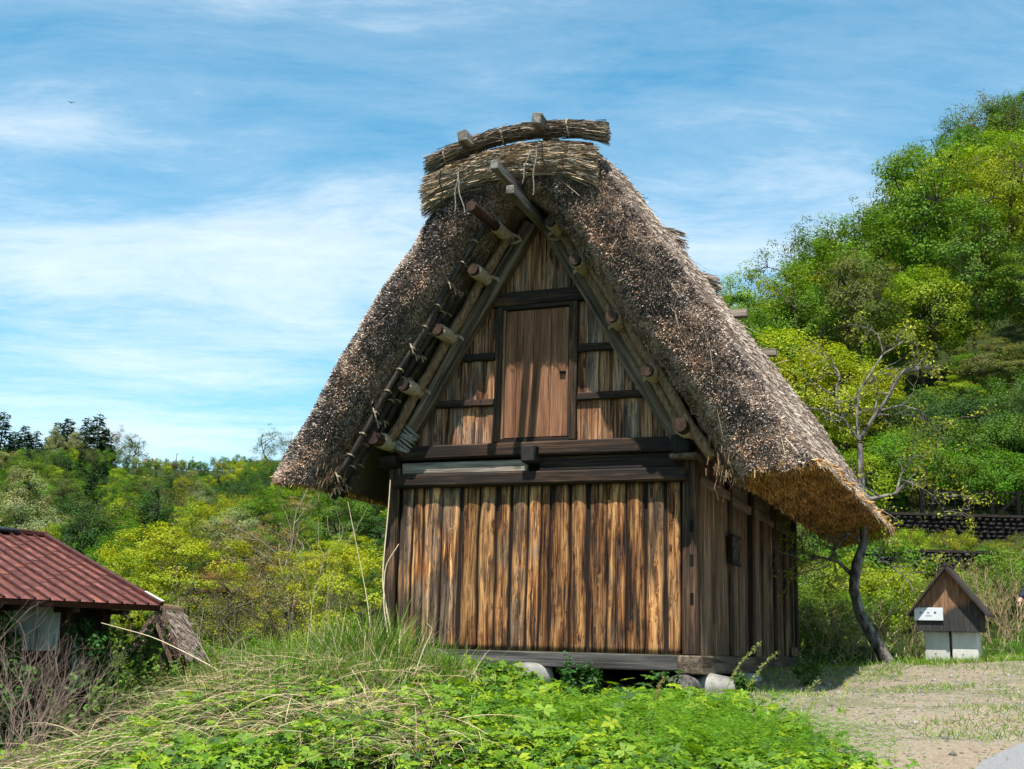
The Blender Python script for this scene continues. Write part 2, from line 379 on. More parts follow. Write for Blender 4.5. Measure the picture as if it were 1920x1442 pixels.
M['navy'] = simple('navy_jacket', (0.010, 0.014, 0.028), (0.022, 0.030, 0.055), 20.0, bump=0.3)
M['denim'] = simple('grey_trousers', (0.045, 0.05, 0.06), (0.08, 0.09, 0.10), 30.0, bump=0.2)
M['shoe'] = simple('dark_shoe', (0.02, 0.018, 0.016), (0.04, 0.035, 0.03), 10.0)
M['hair'] = simple('black_hair', (0.008, 0.007, 0.006), (0.02, 0.017, 0.015), 40.0)
M['white'] = simple('white_car_paint', (0.70, 0.70, 0.70), (0.78, 0.78, 0.78), 3.0, rough=0.3, bump=0.0, spec=0.6)
M['glass'] = simple('dark_window_glass', (0.02, 0.025, 0.03), (0.035, 0.04, 0.045), 3.0, rough=0.1, bump=0.0, spec=0.6)
M['tyre'] = simple('black_rubber', (0.012, 0.012, 0.012), (0.02, 0.02, 0.02), 10.0)
M['feather'] = simple('dark_brown_feather', (0.02, 0.016, 0.013), (0.05, 0.04, 0.03), 20.0)
M['post_grey'] = simple('grey_pole', (0.10, 0.10, 0.10), (0.17, 0.17, 0.17), 10.0)

def figcol(name, c):
    return simple(name, tuple(x * 0.8 for x in c), c, 12.0, bump=0.1)
# ------------------------------------------------------------------ terrain
CP = np.array([
 (0,0,-1.1),(0,-20,-1.3),(-30,-15,-2),(30,-15,-0.6),(4,3,-0.75),(-4,4,-1.05),(0,4.5,-0.82),(3.2,5,-0.62),(-2,6.5,-0.72),(1.0,7,-0.60),(6,5.5,-0.52),
 (3.2,8.5,-0.29),(3.9,9.6,-0.15),(5.6,8.5,-0.26),(8,11,0.05),(14,12,0.4),(20,6,0.2),
 (2.2,8.6,-0.34),(0.5,9,-0.42),(-1.5,9.3,-0.46),(-4,9.5,-0.95),(-6.5,10,-1.3),(-9,11,-1.35),
 (2.6,11.5,-0.02),(1.2,12,-0.12),(-0.5,12.6,-0.08),(-2.2,12.8,-0.06),(-3.2,12.2,-0.38),(-4.6,12.8,-1.0),(-6,14,-1.2),
 (2.3,13.7,0.0),(0.2,14.4,0.0),(-1.6,15.3,-0.04),(-3.2,16,-0.45),(4,15,0.10),(5,20.8,0.22),(1,22,0.1),(-0.5,19,0.0),
 (4.2,13,0.08),(6,15,0.27),(6,17,0.41),(7.6,18.5,0.50),(9,16,0.52),(8,20.5,0.58),(7,22.5,0.75),
 (-6,18,-1.25),(-7.5,17,-1.3),(-9,19,-1.3),(-12,20,-1.4),(-14,14,-1.5),(-4.2,20,-1.1),(-4,24,-1.3),(-8,26,-1.5),(-20,22,-1.9),(-30,20,-2.4),
 (-10,32,-1.6),(-20,32,-1.8),(-3,32,-1.1),(-12,45,-1.0),(-25,45,-1.2),(-3,45,-0.6),(-40,60,-0.6),
 (5,25,0.55),(9,25,1.5),(14,25,2.1),(8.6,29.2,2.65),(11,29.2,2.75),(15,29.2,2.9),(8.6,30.9,3.95),(11,30.9,3.95),(15,30.9,4.0),(20,26,4.0),
 (10,38,7.6),(16,38,8.6),(3,40,2.6),(12,50,11.2),(20,50,15.8),(5,50,6.0),(30,42,16.5),(14,65,14.6),(24,65,22.0),(6,65,8.5),(-4,65,2.5),(-14,65,0.4),
 (16,85,17.0),(32,85,34.5),(3,85,8.5),(-12,85,2.2),(-28,85,1.4),(20,120,24),(50,120,42),(-2,120,9),(-18,120,5),(-40,120,4.2),(-60,120,3.8),
 (-30,180,13),(-52,180,10),(-80,180,9),(-110,180,10),(-20,250,32),(-50,250,27),(-90,250,24),(-130,250,25),(-60,320,41),(-100,320,39),(-150,320,40),
 (-50,395,58),(-80,395,53.5),(-100,395,53.8),(-120,395,54.5),(-145,395,56),(-180,395,57),(-230,395,58),(-100,430,54.5),(-160,430,57),(-50,430,60),
 (0,300,60),(60,300,80),(-250,250,25),(-200,100,-4),(200,200,60),(150,60,25),(0,600,70),(-300,600,65),(400,600,90),(-600,300,50),(-500,0,0),(500,0,10),(300,-300,0),(-300,-300,0),(0,-300,0),(-600,900,80),(600,900,100),(0,900,85)], float)
def _phi(r): return np.sqrt(r * r + 1.5 ** 2)
_A = _phi(np.linalg.norm(CP[:, None, :2] - CP[None, :, :2], axis=2))
_W = np.linalg.solve(_A + 1e-6 * np.eye(len(CP)), CP[:, 2])
def HH(x, y):
    x = np.asarray(x, float); y = np.asarray(y, float); sh = x.shape
    x = x.ravel(); y = y.ravel(); o = np.zeros(len(x))
    for a in range(0, len(x), 20000):
        o[a:a + 20000] = _phi(np.hypot(x[a:a + 20000, None] - CP[None, :, 0], y[a:a + 20000, None] - CP[None, :, 1])) @ _W
    return o.reshape(sh)
def H(x, y): return float(HH(np.array([x]), np.array([y]))[0])

def axis_pts(fine_a, fine_b, step, lo, hi, growth):
    p = list(np.arange(fine_a, fine_b + 1e-6, step)); s = step
    while p[-1] < hi: s *= growth; p.append(p[-1] + s)
    s = step
    while p[0] > lo: s *= growth; p.insert(0, p[0] - s)
    return np.array(p)
gx = axis_pts(-9, 10, 0.16, -900, 900, 1.09); gy = axis_pts(6, 22, 0.16, -400, 1000, 1.07)
X, Y = np.meshgrid(gx, gy); Zt = HH(X, Y)
nr = np.hypot(X, Y - 10)
bumpy = (fbm(np.stack([X.ravel() * 1.3, Y.ravel() * 1.3, 0 * X.ravel()], 1), 4).reshape(X.shape) - 0.5)
Zt = Zt + bumpy * np.clip(0.10 + nr * 0.01, 0.1, 2.0) * np.where((X > 2.0) & (Y < 19) & (Y > 5), 0.45, 1.0)
ny_, nx_ = X.shape
idx = np.arange(ny_ * nx_).reshape(ny_, nx_)
Fq = np.stack([idx[:-1, :-1], idx[:-1, 1:], idx[1:, 1:], idx[1:, :-1]], -1).reshape(-1, 4)
# bare gravel yard on the near side of the sign hut and the lane by the red house
def sstep(a, b, x): t = np.clip((x - a) / (b - a), 0, 1); return t * t * (3 - 2 * t)
def gravel_amt(x, y):
    edge = 2.33 - 0.12 * (y - 8.5) + 0.10 * np.clip(y - 11, 0, 3)
    a = sstep(-0.25, 0.35, x - edge) * sstep(19.0, 17.3, y - 0.25 * (x - 6)) * sstep(-2, 2, y)
    b = sstep(1.4, 0.5, np.abs(y - 17.2 - 0.5 * (x + 4.0))) * sstep(-3.0, -3.6, x) * sstep(-9, -6, x)
    c = sstep(0.2, 0.9, x + 1.7 + (y - 15) * -0.2) * sstep(13.2, 13.7, y + 0.4 * (x - 2)) * sstep(22, 20, y) * sstep(6.2, 4.6, x)
    return np.maximum(np.maximum(a, b), c)
ga = gravel_amt(X, Y)
me = arrmesh('ground', np.stack([X, Y, Zt], -1).reshape(-1, 3), Fq, np.repeat(ga.reshape(-1, 1), 3, 1))
m, g = newmat('ground_soil_grass_gravel')
v = g.n('TexCoord').outputs['Object']
amt = g.n('Attribute', attribute_name='Col').outputs['Color']
amt = g.n('SeparateColor', {0: amt}).outputs[0]
n1 = g.noise(v, 1.1, 5.0, 0.65); n2 = g.noise(v, 9.0, 5.0, 0.7); n3 = g.noise(v, 60.0, 3.0, 0.6)
veg = g.ramp(g.math('ADD', g.math('MULTIPLY', n1, 0.5), g.math('MULTIPLY', n2, 0.5)), [(0.35, (0.018, 0.022, 0.007)), (0.55, (0.030, 0.045, 0.010)), (0.7, (0.075, 0.062, 0.030))])
vor = g.n('TexVoronoi', {'Vector': v, 'Scale': 55.0})
peb = g.ramp(vor.outputs['Color'], [(0.0, (0.17, 0.145, 0.115)), (0.5, (0.31, 0.275, 0.225)), (1.0, (0.47, 0.44, 0.40))])
dirt = g.ramp(g.math('ADD', g.math('MULTIPLY', n2, 0.6), g.math('MULTIPLY', n3, 0.4)), [(0.3, (0.11, 0.078, 0.048)), (0.52, (0.24, 0.185, 0.125)), (0.72, (0.38, 0.33, 0.265))])
grav = g.mix(g.ramp(n1, [(0.40, 0.15), (0.60, 0.8)]), dirt, peb)
grn = g.ramp(g.math('ADD', g.math('MULTIPLY', n1, 0.6), g.math('MULTIPLY', n2, 0.4)), [(0.46, 0.0), (0.56, 0.75)])
grav = g.mix(grn, grav, (0.10, 0.105, 0.035))
fac = g.ramp(g.math('ADD', amt, g.math('MULTIPLY', g.math('SUBTRACT', n2, 0.5), 0.9)), [(0.40, 0.0), (0.60, 1.0)])
c = g.mix(fac, veg, grav)
hgt = g.math('ADD', g.math('MULTIPLY', vor.outputs['Distance'], 0.6), n3)
bp = g.n('Bump', {'Strength': 0.7, 'Distance': 0.02, 'Height': hgt})
g.out(g.n('BsdfPrincipled', {'Base Color': c, 'Roughness': 0.95, 'Normal': bp.outputs[0], 'Specular IOR Level': 0.1}))
ground = tag(finish('ground', me, m, smooth=True), kind='structure')
# height of the built sheet (bilinear), so that things stand on it
def HG(x, y):
    x = np.atleast_1d(np.asarray(x, float)); y = np.atleast_1d(np.asarray(y, float))
    i = np.clip(np.searchsorted(gx, x) - 1, 0, len(gx) - 2); j = np.clip(np.searchsorted(gy, y) - 1, 0, len(gy) - 2)
    tx = (x - gx[i]) / (gx[i + 1] - gx[i]); ty = (y - gy[j]) / (gy[j + 1] - gy[j])
    return (Zt[j, i] * (1 - tx) + Zt[j, i + 1] * tx) * (1 - ty) + (Zt[j + 1, i] * (1 - tx) + Zt[j + 1, i + 1] * tx) * ty
def hg(x, y): return float(HG(x, y)[0])

# asphalt road that the photographer stands on
rd = unit(np.array([0.70, 1.0])); rp = np.array([rd[1], -rd[0]])
ts = np.linspace(-14, 22, 190); ws = np.linspace(0, 4.2, 16)
edge_w = (fbm(np.stack([ts * 1.2, 0 * ts, 0 * ts], 1), 3) - 0.5) * 0.35
RX = 3.30 + rd[0] * ts[:, None] + rp[0] * (ws[None] + edge_w[:, None] * (1 - ws[None] / 4.2)); RY = 8.62 + rd[1] * ts[:, None] + rp[1] * (ws[None] + edge_w[:, None] * (1 - ws[None] / 4.2))
RZ = HG(RX.ravel(), RY.ravel()).reshape(RX.shape) + 0.035
ri = np.arange(RX.size).reshape(RX.shape)
tag(finish('road', arrmesh('road', np.stack([RX, RY, RZ], -1).reshape(-1, 3), np.stack([ri[:-1, :-1], ri[:-1, 1:], ri[1:, 1:], ri[1:, :-1]], -1).reshape(-1, 4)), M['asphalt'], smooth=True), kind='structure')
# ------------------------------------------------------------------ thatched storehouse
YAW = R(21.7); Z0 = 0.404; BC = (2.143, 14.0)
AX = np.array([math.cos(YAW), -math.sin(YAW), 0]); AY = np.array([math.sin(YAW), math.cos(YAW), 0])
def BW(x, y, z): return np.array([BC[0], BC[1], Z0]) + AX * x + AY * y + np.array([0, 0, z])
barn = empty('thatched_storehouse', (BC[0], BC[1], 0), -YAW, label='tall wooden storehouse with steep thick thatched roof and small gable door', cat='storehouse')
OFF = (0, 0, Z0)
CX = -1.965
def bm(): return MB(OFF)

def slab(x0, x1, z0, z1, yf, seed, bulge=0.035, knots=4):
    """rough half-round slab with wandering edges and proud knots"""
    r = np.random.default_rng(seed); nx, nz = 7, 26
    w = x1 - x0; V = np.zeros((nz, nx, 3))
    zs = np.linspace(z0, z1, nz)
    le = x0 + (vnoise(np.stack([zs * 2.2, zs * 0 + seed, zs * 0], 1)) - 0.5) * 0.026; re_ = x1 + (vnoise(np.stack([zs * 2.2, zs * 0 + seed + 50, zs * 0], 1)) - 0.5) * 0.026
    kx = r.uniform(0.2, 0.8, knots); kz = r.uniform(z0 + 0.1, z1 - 0.1, knots); ka = r.uniform(0.008, 0.022, knots)
    zz = zs.copy()
    for j in range(nx):
        t = j / (nx - 1); x = le + (re_ - le) * t
        prof = bulge * (1 - (2 * t - 1) ** 2) ** 0.7
        y = yf - prof - (vnoise(np.stack([zs * 3, x * 25, zs * 0 + seed], 1)) - 0.5) * 0.012
        for a in range(knots): y = y - ka[a] * np.exp(-(((x - (x0 + kx[a] * w)) / 0.022) ** 2 + ((zs - kz[a]) / 0.035) ** 2))
        V[:, j] = np.stack([x, y, zz + Z0], 1)
    b = MB(); vs = [tuple(v) for v in V.reshape(-1, 3)]
    fs = [(i * nx + j, i * nx + j + 1, (i + 1) * nx + j + 1, (i + 1) * nx + j) for i in range(nz - 1) for j in range(nx - 1)]
    n = len(vs); back = []
    for i in range(nz): back += [(le[i], yf + 0.02, zz[i] + Z0), (re_[i], yf + 0.02, zz[i] + Z0)]
    vs += back
    for i in range(nz - 1):
        fs.append((i * nx, (i + 1) * nx, n + 2 * i + 2, n + 2 * i)); fs.append((i * nx + nx - 1, n + 2 * i + 1, n + 2 * i + 3, (i + 1) * nx + nx - 1))
    fs.append(tuple([n, n + 1] + [j for j in range(nx - 1, -1, -1)])); fs.append(tuple([(nz - 1) * nx + j for j in range(nx)] + [n + 2 * nz - 1, n + 2 * nz - 2]))
    b.add(vs, fs)
    ed = np.zeros(len(vs)); ed[:n] = np.tile(np.abs(np.linspace(-1, 1, nx)) ** 1.5, nz); ed[n:] = 1.0
    return b, ed

def build_slab(a, b_, z0, z1, yf, seed, mat, **kw):
    b, ed = slab(a, b_, z0, z1, yf, seed, **kw); me = b.mesh('plank')
    ca = me.color_attributes.new('Col', 'FLOAT_COLOR', 'POINT'); c_ = np.ones((len(ed), 4), np.float32); c_[:, :3] = ed[:, None]; ca.data.foreach_set('color', c_.ravel())
    return finish('plank', me, mat, barn, True)

SL = [(-3.74, -3.59), (-3.56, -3.45), (-3.4, -3.19), (-3.17, -2.95), (-2.89, -2.69), (-2.67, -2.47), (-2.44, -2.28), (-2.24, -2.06), (-2.04, -1.9), (-1.88, -1.78), (-1.75, -1.53), (-1.49, -1.32), (-1.27, -1.1), (-1.03, -0.86), (-0.81, -0.63), (-0.57, -0.39), (-0.35, -0.18)]
for i in range(len(SL) - 1):
    q_ = SL[i + 1][0] - SL[i][1]; k_ = max(0.0, q_ - 0.012 - 0.022 * ((i * 5) % 4) / 3) / 2; SL[i] = (SL[i][0], SL[i][1] + k_); SL[i + 1] = (SL[i + 1][0] - k_, SL[i + 1][1])
for i, (a, b) in enumerate(SL):
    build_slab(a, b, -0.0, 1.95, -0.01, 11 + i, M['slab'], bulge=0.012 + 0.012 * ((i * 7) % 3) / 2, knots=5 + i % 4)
xs = [-3.78] + [(SL[i][1] + SL[i + 1][0]) / 2 for i in range(len(SL) - 1)] + [-0.14]
for i in range(1, len(SL)):
    w = 0.085; bm().box(xs[i] - w, xs[i] + w, 0.012 + 0.004 * (i % 2), 0.05 + 0.004 * (i % 2), 0.0, 1.95).build('backing_board', M['backing'], barn)
# front frame
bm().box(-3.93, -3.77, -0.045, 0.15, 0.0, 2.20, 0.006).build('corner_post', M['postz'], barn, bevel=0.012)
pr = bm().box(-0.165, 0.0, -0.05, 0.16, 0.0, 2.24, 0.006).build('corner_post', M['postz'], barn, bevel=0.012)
for z in (0.62, 1.05, 1.43): bm().box(-0.075, -0.035, -0.062, -0.04, z - 0.06, z + 0.06).build('mortise_hole_dark', M['iron'], pr)  # black boxes painting in the dark inside the mortise holes
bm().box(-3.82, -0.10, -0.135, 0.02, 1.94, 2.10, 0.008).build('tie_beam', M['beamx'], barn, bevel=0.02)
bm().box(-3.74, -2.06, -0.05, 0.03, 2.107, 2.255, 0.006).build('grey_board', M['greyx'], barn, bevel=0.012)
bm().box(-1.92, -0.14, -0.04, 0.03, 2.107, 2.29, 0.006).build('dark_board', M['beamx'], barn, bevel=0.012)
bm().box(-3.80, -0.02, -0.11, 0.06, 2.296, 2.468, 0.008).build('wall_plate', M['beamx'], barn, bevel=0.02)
bm().box(-2.08, -1.90, -0.24, 0.04, 2.20, 2.40, 0.01).build('joist_end', M['lackwood'], barn, bevel=0.02)
bm().box(-0.24, -0.03, -0.27, 0.0, 2.25, 2.45, 0.006).build('joist_end', M['lackwood'], barn, bevel=0.02)
bm().box(-0.27, 0.05, -0.23, 0.2, 2.185, 2.246, 0.004).build('bracket', M['silly'], barn, bevel=0.01)
bm().box(-4.02, -3.78, -0.20, 0.2, 2.20, 2.34, 0.01).build('bracket', M['beamx'], barn, bevel=0.02)
bm().box(-3.86, -0.205, -0.10, 0.08, -0.175, -0.006, 0.004).build('sill_beam', M['sillx'], barn, bevel=0.012)
bm().box(-0.20, 0.085, -0.16, 7.42, -0.205, -0.004, 0.004).build('side_sill', M['silly'], barn, bevel=0.014)
bm().box(-3.70, -0.2, 0.2, 7.3, -0.19, -0.02).build('floor', M['darkroom'], barn)
# walls out of sight and dark lining behind the boards
bm().prism([(-3.86, 0.0), (-0.12, 0.0), (-0.12, 2.45), (-1.965, 5.35), (-3.80, 2.45)], 0.09, 0.13).build('lining', M['darkroom'], barn)
bm().box(-3.90, -3.82, 0.16, 7.3, 0, 2.4).build('far_side_wall', M['sidez'], barn)
bm().prism([(-3.86, 0.0), (-0.06, 0.0), (-0.06, 2.45), (-1.965, 5.35), (-3.80, 2.45)], 7.20, 7.28).build('rear_wall', M['sidez'], barn)

# gable: rails, door frame, boards
def gz(x):                                              # roof line of the gable opening
    u = x - CX; return 5.30 - abs(u) * 1.66
def gx_at(z, s): return CX + s * (5.30 - z) / 1.66
bm().box(gx_at(4.28, -1) - 0.02, gx_at(4.28, 1) + 0.02, -0.075, 0.03, 4.195, 4.365, 0.006).build('head_beam', M['beamx'], barn, bevel=0.015)
bm().box(-2.52, -2.435, -0.06, 0.05, 2.47, 4.19, 0.004).build('door_post', M['postz'], barn, bevel=0.01)
bm().box(-1.555, -1.455, -0.06, 0.05, 2.47, 4.19, 0.004).build('door_post', M['postz'], barn, bevel=0.01)
bm().box(-2.434, -1.556, -0.045, 0.05, 2.472, 2.515).build('door_threshold', M['beamx'], barn)
bm().box(-2.434, -1.556, -0.05, 0.05, 4.145, 4.193).build('door_lintel', M['beamx'], barn)
dr = bm().box(-2.405, -1.575, 0.012, 0.045, 2.52, 4.14).build('door', M['door'], barn)
bm().box(-2.432, -2.402, -0.030, 0.03, 2.517, 4.143).build('door_stile', M['tanwood'], dr)
de = [-2.400, -2.245, -2.03, -1.80, -1.572]
for i in range(4): bm().box(de[i] + 0.003, de[i + 1] - 0.003, -0.012 - 0.004 * (i % 2), 0.011, 2.53, 4.13, 0.002).build('door_board', M['door'], dr, bevel=0.003)
bm().box(-1.675, -1.60, -0.055, -0.012, 3.30, 3.325).build('door_handle', M['iron'], dr, bevel=0.005)
for s, xi, zs in ((-1, -2.522, (3.565, 2.985)), (1, -1.453, (3.60, 2.998))):
    for z in zs:
        xo = gx_at(z, s) + s * 0.02
        bm().box(min(xi, xo), max(xi, xo), -0.055, 0.04, z - 0.045, z + 0.045, 0.005).build('gable_rail', M['beamx'], barn, bevel=0.012)
    lv = [2.475, zs[1] - 0.046, zs[1] + 0.046, zs[0] - 0.046, zs[0] + 0.046, 4.19]
    for z0, z1 in ((lv[0], lv[1]), (lv[2], lv[3]), (lv[4], lv[5])):
        x = xi
        while True:
            w = random.uniform(0.10, 0.19); x2 = x + s * w
            far = gx_at(z0, s)
            if (x2 - far) * s > 0: x2 = far
            if abs(x2 - x) < 0.02: break
            a, b = min(x, x2) + 0.003, max(x, x2) - 0.003; y = random.uniform(-0.008, 0.012)
            zt = lambda q: max(z0 + 0.001, min(z1, gz(q)))
            pts = [(a, z0), (b, z0), (b, zt(b)), (a, zt(a))]
            if zt(a) < z1 or zt(b) < z1:                # where the roof line crosses the top edge
                q = gx_at(z1, s)
                if a < q < b: pts = [(a, z0), (b, z0), (b, zt(b)), (q, z1), (a, zt(a))]
            bm().prism(pts, y, 0.06).build('gable_board', M['gable'], barn)
            if x2 == far: break
            x = x2
x = gx_at(4.37, -1)
while x < gx_at(4.37, 1) - 0.02:
    x2 = min(x + random.uniform(0.085, 0.15), gx_at(4.37, 1)); a, b = x + 0.003, x2 - 0.003
    pts = [(a, 4.37), (b, 4.37), (b, max(4.372, gz(b))), (a, max(4.372, gz(a)))]
    if a < CX < b: pts = [(a, 4.37), (b, 4.37), (b, gz(b)), (CX, gz(CX)), (a, gz(a))]
    y = random.uniform(-0.008, 0.012); bm().prism(pts, y, 0.06).build('gable_board', M['gable'], barn); x = x2

# rafters at the gable, straw wrapped beam, poles
def slope_pt(s, z, out, y):
    """point beside the gable roof line, out metres outward (square to it)"""
    u = (5.30 - z) / 1.66; nx, nz = 0.857, 0.516
    return (CX + s * (u + out * nx), y, z + out * nz)
for s in (-1, 1):
    A_, B_ = Vector(slope_pt(s, 2.36, 0.035, -0.10)), Vector(slope_pt(s, 5.20, 0.035, -0.10)); L_ = (B_ - A_).length
    rf = MB()
    for k in range(8):                                   # slightly crooked squared timber along its own z axis
        z0_, z1_ = L_ * k / 8, L_ * (k + 1) / 8; o0_, o1_ = 0.012 * math.sin(k * 1.3 + s), 0.012 * math.sin((k + 1) * 1.3 + s)
        rf.add([(-0.085 + o0_, -0.065, z0_), (0.085 + o0_, -0.065, z0_), (0.085 + o0_, 0.065, z0_), (-0.085 + o0_, 0.065, z0_), (-0.085 + o1_, -0.065, z1_), (0.085 + o1_, -0.065, z1_), (0.085 + o1_, 0.065, z1_), (-0.085 + o1_, 0.065, z1_)],
               [(0, 1, 5, 4), (1, 2, 6, 5), (2, 3, 7, 6), (3, 0, 4, 7)] + ([(3, 2, 1, 0)] if k == 0 else []) + ([(4, 5, 6, 7)] if k == 7 else []))
    ro_ = rf.build('gable_rafter', M['barge'], barn)
    dz_ = (B_ - A_).normalized(); yx_ = Vector((0, 1, 0)); xx_ = yx_.cross(dz_).normalized()
    A_ = A_ + Vector(OFF)
    ro_.matrix_local = Matrix([[xx_.x, yx_.x, dz_.x, A_.x], [xx_.y, yx_.y, dz_.y, A_.y], [xx_.z, yx_.z, dz_.z, A_.z], [0, 0, 0, 1]])
    if s > 0: bm().tube([slope_pt(s, z, 0.275 + 0.012 * math.sin(z * 7), -0.40) for z in np.linspace(2.0, 4.9, 16)], [0.062 + 0.006 * math.sin(k * 2.1) for k in range(16)], 10).build('straw_wrapped_pole', M['mat'], barn, smooth=True)
    bm().tube([slope_pt(s, z, 0.165 + 0.010 * math.sin(z * 9), -0.24) for z in np.linspace(2.40, 4.95, 18)], [0.062 + 0.008 * math.sin(k * 2.7) for k in range(18)], 10).build('straw_wrapped_beam', M['mat'], barn, smooth=True)
    for oo, yy, zl in () if s > 0 else ((0.285, -0.50, 1.62), (0.29, -0.34, 1.66), (0.30, -0.66, 1.74)):
        pole = bm().tube([slope_pt(s, z, oo + 0.012 * math.sin(z * 5 + oo * 40), yy) for z in np.linspace(zl, 4.95, 14)], 0.036, 8).build('roof_pole', M['blackpole'], barn, smooth=True)
        for k, z in enumerate(np.linspace(zl + 0.12, 4.7, 12)):
            p = Vector(slope_pt(s, z, oo, yy)); tx = Vector((s * 0.516, 0, -0.857))
            a1 = tx.orthogonal().normalized(); a2 = tx.cross(a1); rr = 0.044
            ring = [p + (a1 * math.cos(a) + a2 * math.sin(a)) * rr + tx * 0.02 * math.sin(a) for a in np.linspace(0, 2 * math.pi, 9)]
            if k % 3 == 0: ring += [ring[-1] + Vector((s * -0.03, -0.04, 0.03)), ring[-1] + Vector((s * -0.06, -0.05, -0.03)), ring[-1] + Vector((s * -0.07, -0.03, -0.09))]
            bm().tube(ring, 0.009, 5).build('rope_tie', M['rope'], pole)
def wrapped_log(u, z, y0, y1, r, wy0, wy1):
    lg = bm().tube([(CX + u, y, z) for y in np.linspace(y0, y1, 6)], [r, r * 1.01, r * 0.98, r, r, r], 12).build('purlin', M['log'], barn, smooth=False)
    n = 26; ys = np.linspace(wy0, wy1, n)
    bm().tube([(CX + u, y, z) for y in ys], [r + (0.018 if i % 2 else 0.008) for i in range(n)], 12).build('rope_wrap', M['rope'], lg)
    s = -1 if u < 0 else 1
    kn = [(CX + u, wy1 - 0.02, z + r + .012), (CX + u - s * 0.07, wy1 - 0.05, z + 0.02), (CX + u - s * 0.15, wy1 - 0.05, z - 0.01), (CX + u - s * 0.17, wy1 - .02, z - 0.05), (CX + u - s * 0.09, wy1 - 0.02, z - 0.08), (CX + u, wy1, z - r - 0.01)]
    bm().tube(kn, 0.022, 6).build('rope_tie', M['rope'], lg, smooth=True)
for u, z, r in ((1.91, 2.495, 0.082), (1.535, 3.14, 0.072), (1.11, 3.805, 0.072), (0.655, 4.53, 0.07)):
    for s in (-1, 1): wrapped_log(s * u, z, -0.62, 0.02, r, -0.55 if r < 0.08 else -0.42, -0.12)
wrapped_log(-0.375, 5.05, -1.36, 0.02, 0.062, -0.60, -0.14)
wrapped_log(0.33, 5.04, -0.62, 0.02, 0.062, -0.56, -0.14)
for s in (-1,):
    for z in np.linspace(2.41, 2.64, 9):                  # coils of pale cord round the rafter foot
        c_ = Vector(slope_pt(s, z, 0.035, -0.10)); ta = Vector((s * 0.516, 0, -0.857)); na = Vector((s * 0.857, 0, 0.516))
        ring = [c_ + na * math.cos(a) * 0.112 + Vector((0, 1, 0)) * math.sin(a) * 0.095 + ta * (0.02 * math.sin(a + z * 40)) for a in np.linspace(0, 2 * math.pi, 15)]
        bm().tube(ring, 0.015, 6).build('cord_coil', M['greyrope'], barn, smooth=True)
bm().beam((CX - 0.02, -1.55, 5.44), (CX - 0.02, 0.2, 5.40), 0.095, 0.11).build('ridge_pole', M['greyy'], barn, bevel=0.01)
bm().beam((CX + 0.10, -1.34, 5.20), (CX + 0.10, 0.2, 5.14), 0.10, 0.11).build('ridge_pole', M['greyy'], barn, bevel=0.01)

# side wall: posts, rails, boards
for y0, y1 in ((1.78, 1.96), (3.28, 3.47), (5.10, 5.29), (7.12, 7.32)):
    bm().box(-0.15, 0.012, y0, y1, 0.0, 2.30, 0.004).build('side_post', M['postz'], barn, bevel=0.01)
bm().box(-0.10, 0.02, 0.165, 1.775, 1.93, 2.04, 0.004).build('side_rail', M['pale'], barn, bevel=0.008)
for y0, y1 in ((1.965, 3.275), (3.475, 5.095), (5.295, 7.115)):
    bm().box(-0.10, 0.004, y0, y1, 1.915, 2.025, 0.003).build('side_rail', M['pale'], barn, bevel=0.008)
    bm().box(-0.09, -0.05, y0, y1, 2.03, 2.29).build('upper_panel', M['pale'], barn)
bm().box(-0.12, 0.03, 0.0, 7.4, 2.305, 2.45, 0.003).build('side_plate', M['beamy'], barn, bevel=0.01)
bm().box(-0.09, -0.05, 0.165, 1.775, 2.045, 2.30).build('upper_panel', M['sidez'], barn)
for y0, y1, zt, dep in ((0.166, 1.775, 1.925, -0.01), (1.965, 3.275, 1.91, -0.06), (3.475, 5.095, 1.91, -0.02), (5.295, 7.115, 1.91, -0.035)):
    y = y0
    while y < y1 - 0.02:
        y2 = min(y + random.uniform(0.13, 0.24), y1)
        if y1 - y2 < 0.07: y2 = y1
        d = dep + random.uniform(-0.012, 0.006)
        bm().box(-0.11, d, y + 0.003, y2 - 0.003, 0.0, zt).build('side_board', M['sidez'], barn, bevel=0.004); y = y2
for y in (4.1, 4.75, 6.1, 6.75): bm().box(-0.03, 0.018, y, y + 0.05, 0.02, 1.905).build('side_batten', M['sidez'], barn, bevel=0.006)
# lower shutter with small frame and a round pull
fr = bm().box(-0.02, 0.014, 6.55, 7.08, 0.02, 0.16).build('kick_board', M['sidez'], barn, bevel=0.006)

# dark notice board on the side post
pq = empty('notice_board', BW(0.04, 1.82, 1.13), -YAW, label='small dark wooden notice board with carved characters hung on the storehouse side post', cat='notice board')
MB().box(0.0, 0.035, -0.22, 0.26, 0.0, 0.36).build('board', M['lackwood'], pq, bevel=0.006)
for z0, z1, y0, y1 in ((0.33, 0.37, -0.235, 0.275), (-0.01, 0.03, -0.235, 0.275)): MB().box(-0.003, 0.05, y0, y1, z0, z1).build('frame_rail', M['lackwood'], pq, bevel=0.004)
for cx_, rows in ((-0.14, 6), (-0.03, 5), (0.07, 6), (0.17, 3)):
    b = MB()
    for k in range(rows):
        z = 0.30 - k * 0.045; 
        for q in range(5):
            yy = cx_ + random.uniform(-0.025, 0.025); zz = z + random.uniform(-0.014, 0.014); hv = random.random() < 0.5
            b.box(0.036, 0.0385, yy - (0.02 if hv else 0.003), yy + (0.02 if hv else 0.003), zz - (0.003 if hv else 0.014), zz + (0.003 if hv else 0.014))
    tag(b.build('carved_text', M['pale'], pq), kind='stuff')

